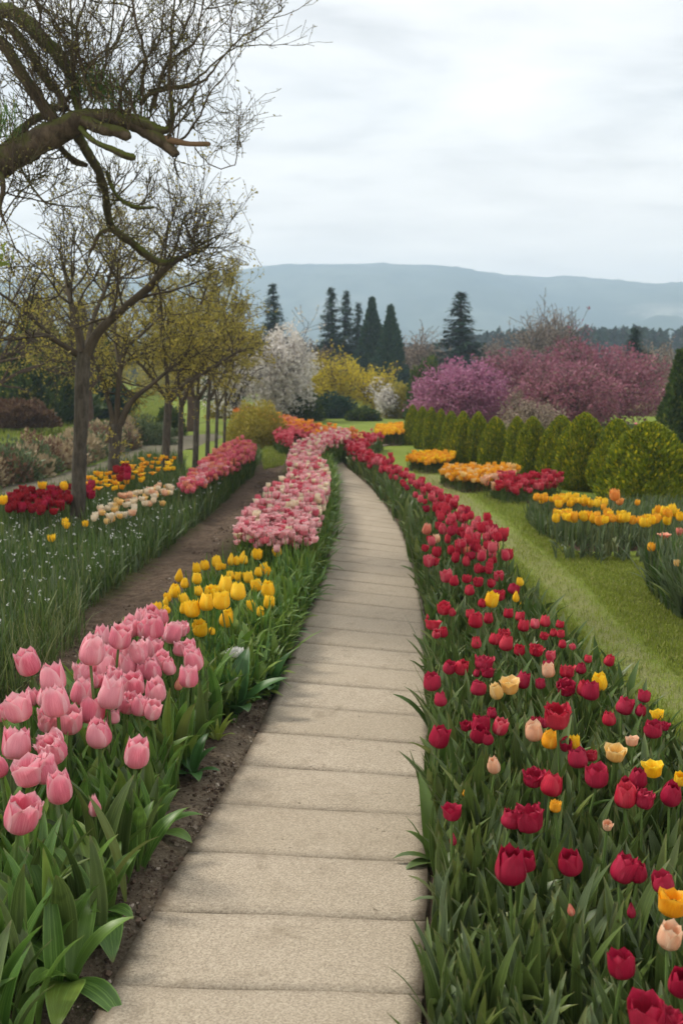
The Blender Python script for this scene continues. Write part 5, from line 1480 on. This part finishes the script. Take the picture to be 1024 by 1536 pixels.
T_BUSHY = [leaf_tmpl(L, w, a, b_, .3, tw, 5, 1) for L, w, a, b_, tw in ((.14, .036, .2, 1.2, .3), (.11, .042, .4, 1.6, -.3), (.18, .028, .1, .9, .2), (.10, .036, .6, 1.8, 0), (.22, .016, .05, .7, .2))]
T_TULIP = LEAF_T
def bed_mound(name, poly, h, leafs, n, seed, tm, label, smin, smax):
    pts = sample(poly, n, 0, seed)
    return foliage(name, pts, tm, leafs, np.random.default_rng(seed), smin, smax, .25, label, 'leaves')
# A small yellow bed, B wide yellow bed, C red and salmon, D large grey-leaved, E right edge, F farthest
BEDA = GP([(608, 705), (640, 712), (674, 707), (683, 700), (660, 696), (625, 696)])
BEDB = GP([(656, 726), (690, 741), (735, 741), (772, 731), (782, 722), (740, 719), (700, 719), (666, 719)])
BEDC = GP([(726, 748), (755, 759), (800, 757), (838, 746), (838, 739), (790, 738), (745, 740)])
BEDD = GP([(780, 782), (800, 807), (835, 820), (880, 828), (950, 829), (1030, 820), (1130, 808), (1130, 775), (1000, 772), (900, 772), (820, 770)])
BEDE = GP([(962, 880), (980, 905), (1012, 932), (1060, 955), (1160, 960), (1160, 880), (1040, 870)])
BEDF = GP([(562, 668), (604, 669), (612, 662), (600, 656), (565, 657)])
for nm, pl in (('a', BEDA), ('b', BEDB), ('c', BEDC), ('d', BEDD), ('e', BEDE), ('f', BEDF)):
    sheet('bed_soil', pl, .08, .03, .012, 2.0, 'soil', .15, {'moss': lambda p, d: np.full(len(p), .0)})
def inset(poly, f):
    c = poly.mean(0); return c + (poly - c) * f
bed_mound('bed_leaves', inset(BEDA, .93), .3, ['narrow_leaf', 'russet_leaf', 'tulip_leaf_dark'], 1500, 310, T_STRAP, 'dull green leaves under the small yellow bed on the lawn', .3, .48)
bed_mound('bed_leaves', inset(BEDB, .94), .3, ['narrow_leaf', 'russet_leaf', 'tulip_leaf_dark'], 2600, 311, T_STRAP, 'dull green leaves under the wide yellow bed on the lawn', .3, .48)
bed_mound('bed_leaves', inset(BEDC, .94), .3, ['narrow_leaf', 'tulip_leaf_dark'], 1800, 312, T_STRAP, 'dark green leaves under the red and salmon bed on the lawn', .3, .48)
bed_mound('bed_leaves', inset(BEDD, .94), .35, ['tulip_leaf_blue', 'tulip_leaf_blue', 'narrow_leaf'], 9000, 313, T_IRIS, 'grey-green strap leaves of the large tulip bed on the right lawn', .45, .68)
bed_mound('bed_leaves', inset(BEDE, .94), .35, ['tulip_leaf_blue', 'narrow_leaf', 'tulip_leaf_blue'], 3200, 314, [leaf_tmpl(L, .034, a, b_, .3, tw, 7, 1) for L, a, b_, tw in ((.46, .05, .5, .2), (.4, .1, .8, -.3), (.5, .02, .3, .1), (.36, .2, 1.1, .3))], 'grey-green iris-like leaves of the bed at the right edge', .7, 1.0)
bed_mound('bed_leaves', inset(BEDF, .94), .3, ['russet_leaf', 'narrow_leaf'], 1000, 315, T_STRAP, 'leaves under the farthest yellow bed', .4, .62)
def inset(poly, f):
    c = poly.mean(0); return c + (poly - c) * f
pts = sample(inset(BEDA, .96), 420, .045, 320); mass_flowers('yellow_flowers', pts, .17, .06, ['petal_gold', 'petal_yellow'], ('open', 'ragged', 'cup'), 'yellow flowers topping the small bed before the clipped shrubs', 'flowers', 'narrow_leaf', gF, .02)
pts = sample(inset(BEDB, .95), 700, .045, 321); mass_flowers('yellow_flowers', pts, .16, .058, ['petal_gold', 'petal_cream', 'petal_gold'], ('open', 'ragged', 'cup'), 'apricot yellow flowers topping the wide bed before the clipped shrubs', 'flowers', 'narrow_leaf', gF, .03)
pts = sample(inset(BEDF, .96), 300, .07, 322); mass_flowers('yellow_flowers', pts, .26, .09, ['petal_yellow', 'petal_gold'], ('open', 'ragged', 'cup'), 'yellow flowers topping the farthest bed by the bend', 'flowers', 'narrow_leaf', gF, .02)
pts = sample(inset(BEDC, .97), 190, .07, 323)
for p in pts:
    sal = (p[0] - p[1] * .17) < BEDC[:, 0].mean() - BEDC[:, 1].mean() * .17 - .35
    tulip_small('salmon_flower' if sal else 'red_flower', p[0], p[1], gF.uniform(.10, .26), gF.uniform(.06, .085), ['petal_blush', 'petal_salmon'][int(gF.integers(2))] if sal else ['petal_red', 'petal_rose', 'petal_red'][int(gF.integers(3))], ('ragged', 'open', 'cup'),
                'salmon flower at the left end of the red bed on the lawn' if sal else 'red flower of the bed on the lawn before the clipped shrubs', 'salmon and red flowers of one bed on the lawn', 'narrow_leaf', gF, 'flower')
# two rows of yellow tulips over the grey leaves, one near, one behind
for (row, n, zt, ww, lab, gname) in (([(832, 766), (850, 772), (872, 774), (905, 776), (915, 774), (935, 776), (960, 780), (985, 776), (1000, 764), (1020, 772)], 60, .31, .066, 'yellow tulip in the front row over the grey leaves of the large bed', 'front row of yellow tulips in the large bed'),
                                     ([(808, 742), (830, 744), (850, 746), (880, 748), (905, 750)], 44, .27, .062, 'orange yellow tulip in the back row of the large bed', 'back row of yellow tulips in the large bed')):
    r_ = np.array(row, float)
    for k in range(n):
        f = gF.random() * (len(r_) - 1); i = int(min(f, len(r_) - 2)); f -= i
        px, py = r_[i] * (1 - f) + r_[i + 1] * f + gF.normal(0, (3, 2.6)) + (0, 9)
        z = zt + gF.uniform(-.04, .05); q_ = G(px, py, z)
        tulip_small('yellow_tulip', q_[0], q_[1], z, ww * gF.uniform(.85, 1.15), ['petal_yellow', 'petal_gold', 'petal_yellow'][int(gF.integers(3))], ('egg', 'cup', 'open'), lab, gname, 'tulip_leaf_blue', gF)
for (px, py, w, pet, lab) in [(914, 752, 16, 'petal_orange', 'orange tulip standing between the two yellow rows, left of a smaller one'), (926, 758, 11, 'petal_orange', 'smaller orange tulip beside the one between the two yellow rows'), (948, 757, 8, 'petal_gold', 'small yellow tulip behind the right end of the front row'),
                              (981, 826, 12, 'petal_gold', 'golden tulip over the leaves of the right edge bed'), (997, 809, 12, 'petal_salmon', 'ragged salmon flower over the right edge bed, left one'), (1012, 804, 12, 'petal_salmon', 'ragged salmon flower over the right edge bed, right one'), (1018, 850, 10, 'petal_cream', 'small cream flower in the leaves of the right edge bed')]:
    X, Y, h, W = head_place(px, py, w, .34, .5, .085)
    tulip_small('orange_tulip', X, Y, h, W, pet, ('cup', 'ragged') if pet != 'petal_salmon' else ('ragged', 'blown'), lab, None, 'tulip_leaf_blue', gF)
# bands at the far end of the garden
OB = GP([(365, 612, .4), (400, 618, .4), (440, 630, .4), (490, 642, .4), (535, 650, .4), (533, 656, .4), (480, 650, .4), (430, 640, .4), (380, 626, .4), (350, 618, .4)])
pts = sample(OB, 2200, .05, 330); mass_flowers('orange_flowers', pts, .36, .06, ['petal_orange', 'petal_gold', 'petal_salmon', 'petal_orange'], ('open', 'ragged', 'cup'), 'long sloping band of orange and apricot flowers at the far end of the garden', 'flowers', 'narrow_leaf', gF)
HB = GP([(410, 655, .3), (418, 662, .3), (438, 663, .3), (440, 652, .3), (470, 655, .3), (500, 656, .3), (470, 646, .3), (432, 639, .3), (428, 648, .3)])
pts = sample(HB, 900, .05, 331); mass_flowers('rose_pink_flowers', pts, .30, .055, ['petal_hot_pink', 'petal_hot_pink', 'petal_rose'], ('open', 'ragged', 'cup'), 'rose pink flower band between the orange band and the pale pink one', 'flowers', 'narrow_leaf', gF)
YB = GP([(500, 660, .3), (540, 664, .3), (552, 658, .3), (520, 652, .3)])
pts = sample(YB, 260, .05, 332); mass_flowers('yellow_flowers', pts, .26, .05, ['petal_gold', 'petal_cream'], ('open', 'cup'), 'pale yellow flowers at the tip of the orange band', 'flowers', 'narrow_leaf', gF)
PT = GP([(955, 648, .95), (985, 650, .95), (985, 644, .95), (955, 642, .95)])
b0 = G(968, 690); root = None
for (px, py, w) in ((962, 646, 14), (972, 642, 18), (982, 647, 12)):
    q_ = P(px, py, 15.5)
    g = bloom_tmpl('blown', gF, 5, 3); me = g.mesh('bloom', [MAT['petal_hot_pink']])
    rt = link('pink_flower', None, None, (q_[0], q_[1], 0)); tag(rt, 'hot pink flower showing above the clipped shrubs at right', 'flower', 'hot pink flowers above the clipped shrubs')
    o = link('bloom', me, rt, (0, 0, q_[2] - .05)); o.scale = (wpx(w, 15.5),) * 3
    s_ = Geo(); tube(s_, np.array([(0, 0, 0), (.01, 0, q_[2] / 2), (0, 0, q_[2] - .04)]), [.01, .008, .006], 5); link('stem', s_.mesh('stem', [MAT['stem_green']]), rt)

# ------------------------------------------------------------------ thick leaves of the beds
# right bed, near part: broad leaves; farther: narrow stems and leaves
pts = sample(RED, 14000, 0, 401, .55)
wob = polydist(np.vstack([nearR, pr_g[:15]]), pts, False)
nearm = pts[(pts[:, 1] < 3.4) & (wob > .03)]
T_UP = [leaf_tmpl(L, w, a, b_, f, tw, 8, 2, wav=wv) for L, w, a, b_, f, tw, wv in [(.36, .056, .04, .35, .55, .4, .03), (.32, .06, .1, .6, .5, -.5, .03), (.40, .046, .02, .5, .6, .3, .02), (.28, .06, .15, .8, .45, .3, .05), (.38, .038, .0, .25, .6, -.5, .02), (.30, .052, .05, 1.5, .5, .6, .04)]]
foliage('tulip_leaves', nearm, T_UP, ['tulip_leaf_dark', 'tulip_leaf_dark', 'tulip_leaf_blue'], np.random.default_rng(402), .42, .82, .22, 'thick dark green broad tulip leaves filling the near right bed', 'leaves')
farm = pts[(pts[:, 1] >= 3.0) & (wob > .03)]
farm = farm[rng.random(len(farm)) < np.interp(farm[:, 1], [8, 15], [1, .5])]
foliage('tulip_leaves', farm, T_TULIP[:3] + T_STRAP, ['tulip_leaf_dark', 'narrow_leaf', 'tulip_leaf_dark'], np.random.default_rng(403), .55, 1.0, .2, 'dark green narrow leaves and stems along the rest of the right bed', 'leaves', cluster=2, cr=.03)
# pink bed
pts = sample(PINK, 1000, 0, 404)
foliage('tulip_leaves', pts, T_TULIP, ['tulip_leaf_bright', 'tulip_leaf_bright', 'tulip_leaf_dark'], np.random.default_rng(405), .7, 1.1, .2, 'fresh green broad tulip leaves filling the pink bed', 'leaves')
# low leaves along the path beside the yellow tulips and the pale pink band
pts = sample(YEL, 4200, 0, 406)
foliage('bedding_leaves', pts, T_BUSHY + T_STRAP[:2], ['groundcover_leaf', 'groundcover_leaf', 'broad_leaf', 'tulip_leaf_bright'], np.random.default_rng(407), .8, 1.25, .3, 'bushy green leaves under the yellow tulips', 'leaves')
EDGE1 = np.vstack([GP([(345, 1085), (400, 1048), (430, 985), (455, 930), (476, 880), (493, 820), (502, 765), (502, 728), (494, 704)]), GP([(480, 706), (480, 760), (455, 822), (430, 870), (400, 930), (360, 1000), (318, 1080)])])
pts = sample(EDGE1, 6500, 0, 408)
foliage('bedding_leaves', pts, T_BUSHY, ['groundcover_leaf', 'tulip_leaf_bright', 'groundcover_leaf'], np.random.default_rng(409), .8, 1.5, .5, 'low bushy green leaves spilling along the left edge of the path', 'leaves', z0=.02)
g = np.random.default_rng(410)
for zl in (.10, .19):
    pts = sample(EDGE1 if zl < .15 else inset(EDGE1, .93), 2600, 0, int(410 + zl * 100))
    foliage('bedding_leaves', pts, T_BUSHY, ['groundcover_leaf', 'tulip_leaf_bright', 'groundcover_leaf'], g, .7, 1.2, .6, 'upper leaves of the bushy edging left of the path', 'leaves', z0=zl)
pts = sample(STRIP, 3600, 0, 412)
foliage('bedding_leaves', pts, T_STRAP + T_BUSHY, ['groundcover_leaf', 'narrow_leaf'], np.random.default_rng(413), .7, 1.05, .25, 'green leaves under the pale pink band', 'leaves')
# left bed: fine strap leaves, paler straw at the near end, with white specks of flower
pts = sample(LEFTBED, 21000, 0, 414, .35)
foliage('narcissus_leaves', pts, T_STRAP + T_GRASS, ['narrow_leaf', 'narrow_leaf', 'tulip_leaf_blue'], np.random.default_rng(415), .7, 1.1, .18, 'fine upright green leaves filling the left bed under the trees', 'leaves')
near_left = np.vstack([GP([(-160, 1250), (-40, 1120), (70, 1020), (130, 965), (90, 930), (0, 920), (-160, 960)])])
pts = sample(near_left, 3800, 0, 416)
foliage('straw_grass', pts, T_GRASS, ['straw_leaf', 'narrow_leaf', 'straw_leaf'], np.random.default_rng(417), .7, 1.1, .3, 'pale thin grassy leaves at the near end of the left bed', 'grass')
pts = sample(LEFTBED, 520, 0, 418, .6)
out = Geo(); n = len(pts); zz_ = .22 + .10 * gF.random(n)
out.scatter(quad_leaf(1, .8, .3), rand_rot(n * 3, gF) * .016, np.repeat(np.column_stack([pts, zz_]), 3, 0) + gF.normal(0, .006, (n * 3, 3)), gF.random(n * 3))
tag(link('white_flowers', out.mesh('white_flowers', [MAT['white_petal_small']])), 'tiny white flowers sprinkled through the left bed', 'flowers', None, 'stuff')
# dark leaves under the flowers on the far side of the left bed
LB2 = GP([(-160, 840), (60, 812), (150, 785), (280, 742), (275, 700), (215, 700), (150, 730), (60, 770), (-160, 800)])
pts = sample(LB2, 7000, 0, 419)
foliage('bed_leaves', pts, T_STRAP, ['narrow_leaf', 'tulip_leaf_dark'], np.random.default_rng(420), .7, 1.1, .2, 'dark green leaves under the red and yellow flowers behind the left bed', 'leaves')
for o_poly, nn, lab in ((OB, 1800, 'leaves under the far orange band'), (HB, 500, 'leaves under the far rose pink band')):
    pts = sample(o_poly, nn, 0, 421 + nn)
    foliage('bed_leaves', pts, T_STRAP, ['narrow_leaf', 'tulip_leaf_dark'], np.random.default_rng(422), .5, .8, .2, lab, 'leaves')

# crumbs of earth and small stones on the bare soil by the path
def stone_tmpl(g):
    v = np.array([(x, y, z) for z in (-.4, .35) for x, y in ((-.5, -.4), (.5, -.45), (.45, .5), (-.45, .45))]) * g.uniform(.7, 1.25, (8, 3))
    q = np.array([(3, 2, 1, 0), (4, 5, 6, 7), (0, 1, 5, 4), (1, 2, 6, 5), (2, 3, 7, 6), (3, 0, 4, 7)])
    return (v, q, np.zeros(6, int), np.zeros(8), np.zeros(8), np.zeros(8))
g = np.random.default_rng(600); out = Geo()
mp_ = sample(MARGIN[:12].copy() if False else np.vstack([[nearL], pl_g[:9], pl_g[:9][::-1] - np.array([.42, -.12]), [nearL - np.array([.5, 0])]]), 5200, 0, 600, .4)
mp2 = sample(GP([(60, 1010), (130, 950), (230, 885), (330, 795), (405, 705), (425, 705), (360, 800), (240, 905), (150, 1010)]), 2200, 0, 601, .4)
mp_ = np.vstack([mp_, mp2])
for k in range(6):
    s_ = np.arange(len(mp_)) % 6 == k
    n = s_.sum()
    out.scatter(stone_tmpl(g), rand_rot(n, g) * (.004 + .012 * g.random(n) ** 4)[:, None, None], np.column_stack([mp_[s_], .012 + .012 * g.random(n)]), g.random(n))
tag(link('soil_crumbs', out.mesh('soil_crumbs', [MAT['crumb']], False)), 'crumbs of earth and small stones on the bare soil', 'soil', None, 'stuff')

# single plants one can point at
def rosette(name, px, py, n, tm, mat, label, cat, s=1.0, seed=0, tilt=.25):
    g = np.random.default_rng(seed); b0 = G(px, py); out = Geo()
    a = np.arange(n) * 2.4 + g.normal(0, .3, n)
    rot = np.einsum('nij,njk->nik', rotz(a), rotx(g.normal(-.1, tilt, n))) * (s * g.uniform(.7, 1.15, n))[:, None, None]
    for i in range(n):
        out.scatter(tm[i % len(tm)], rot[i:i + 1], np.zeros((1, 3)), g.random(1))
    root = link(name, None, None, (b0[0], b0[1], .015)); tag(root, label, cat)
    link('leaves', out.mesh('leaves', [MAT[mat]]), root)
    return root
T_BROAD = [leaf_tmpl(.26, .10, .3, 1.3, .25, .1, 8, 4, wav=.03), leaf_tmpl(.22, .09, .6, 1.7, .2, -.2, 8, 4, wav=.03), leaf_tmpl(.28, .09, .15, .9, .3, .2, 8, 4, wav=.02)]
T_LOW = [leaf_tmpl(.22, .055, .7, 1.8, .25, .2, 8, 2), leaf_tmpl(.18, .06, .9, 1.9, .2, -.2, 8, 2), leaf_tmpl(.2, .05, .4, 1.5, .3, .1, 8, 2)]
rosette('broad_leaf_plant', 352, 1078, 9, T_BROAD, 'broad_leaf', 'plant with big rounded dark leaves beside the white flower', 'plant', 1.1, 501)
rosette('broad_leaf_plant', 408, 1045, 7, T_BROAD, 'broad_leaf', 'broad glossy leaves leaning to the path edge beyond the white flower', 'plant', .8, 502)
rosette('lime_plant', 326, 1118, 12, [leaf_tmpl(.15, .022, .2, .9, .3, .2, 6, 2), leaf_tmpl(.12, .024, .5, 1.3, .3, -.2, 6, 2)], 'lime_leaf', 'small plant with pale lime green pointed leaves near the path', 'plant', 1.0, 503)
rosette('low_plant', 290, 1168, 9, T_LOW, 'broad_leaf', 'low dark plant with leaves lying on the soil, below the lime green one', 'plant', .9, 504)
rosette('low_plant', 232, 1262, 9, T_LOW, 'tulip_leaf_bright', 'low rosette of pointed leaves spreading onto the path beside the pink bed', 'plant', 1.05, 505)
rosette('low_plant', 150, 1380, 9, T_LOW, 'tulip_leaf_bright', 'spray of long leaves leaning over the bare soil at the foot of the pink bed', 'plant', 1.5, 506)
rosette('low_plant', 110, 1480, 8, T_LOW, 'tulip_leaf_bright', 'nearest spray of long leaves at the foot of the pink bed', 'plant', 1.4, 507)
rosette('low_plant', 652, 1300, 8, T_LOW, 'tulip_leaf_dark', 'dark leaves reaching over the path edge from the right bed, farther one', 'plant', .62, 508)
rosette('low_plant', 648, 1560, 8, [leaf_tmpl(.42, .035, .5, 1.1, .3, .2, 8, 2), leaf_tmpl(.36, .04, .3, .9, .3, .1, 8, 2)], 'tulip_leaf_dark', 'long narrow leaves reaching over the path at the bottom of the right bed', 'plant', .62, 509)
q_ = G(352, 978, .28)
rt = link('white_flower', None, None, (q_[0], q_[1], 0)); tag(rt, 'single ruffled white flower among leaves below the yellow tulips', 'flower')
for k in range(4):
    o = link('bloom', bloom_tmpl('ragged', gF, 6, 4).mesh('bloom', [MAT['white_petal_small']]), rt, (gF.normal(0, .016), gF.normal(0, .016), .25 + .006 * k)); o.scale = (.04,) * 3; o.rotation_euler = (gF.normal(.3, .3), gF.normal(0, .3), gF.uniform(0, 6))
s_ = Geo(); tube(s_, np.array([(0, 0, 0), (.01, 0, .13), (0, 0, .26)]), [.004, .004, .003], 5); link('stem', s_.mesh('stem', [MAT['stem_green']]), rt)

# --- mown grass: blades over the lawn near the camera
T_LAWN = [leaf_tmpl(L, .0055, a, b_, .1, 0, 2, 1) for L, a, b_ in ((.04, .1, .9), (.034, .3, 1.3), (.042, .05, .7))]
def lawn_blades(poly, n, seed, label, power=1.0, s=1.0):
    pts = sample(poly, n, 0, seed, power)
    w_ = wear_f(pts, None)
    g = np.random.default_rng(seed)
    pts = pts[g.random(len(pts)) > np.clip(w_ * 1.5, 0, .93)]
    sc_ = 1 + .06 * pts[:, 1].mean()
    return foliage('grass', pts, T_LAWN, ['grass_blade', 'grass_blade', 'straw_leaf'], g, .7 * s, 1.3 * s, .3, label, 'grass', wts=[.50, .45, .05])
LN = np.vstack([GP([(1060, 1150, .1), (960, 1075, .1), (905, 1000, .15), (850, 948, .15), (790, 884, .15), (745, 838, .15)]), GP([(800, 760), (860, 830), (1000, 850), (1100, 980)])])
lawn_blades(LN, 150000, 430, 'short mown grass of the lawn beside the right bed', .9, .75)
LN2 = np.vstack([GP([(745, 838, .15), (726, 802, .2), (700, 764, .2), (665, 726, .2), (625, 702, .2)]), GP([(610, 680), (680, 700), (780, 745), (800, 770), (845, 830), (800, 850)])])
lawn_blades(LN2, 60000, 431, 'mown grass of the lawn farther along the right bed', .5, 1.0)
LN3 = GP([(396, 706), (425, 700), (432, 676), (420, 664), (402, 664), (392, 684)])
lawn_blades(LN3, 9000, 432, 'bright strip of grass between the bare soil and the pale pink band', 0, 1.8)
LN4 = GP([(-100, 668), (0, 664), (110, 650), (200, 640), (250, 630), (245, 590), (180, 600), (0, 636), (-100, 640)])
lawn_blades(LN4, 45000, 433, 'grass of the lawn rising behind the tan hedge', 0, 3.2)

lawn_blades(np.array([[1.9, 2.6], [2.6, 1.6], [6.5, 3.5], [10.5, 9.0], [9.0, 12.5], [6.2, 9.4], [4.4, 7.0], [3.2, 5.2]]), 90000, 434, 'mown grass of the lawn at the right, towards and past the edge of view', .4, .85)
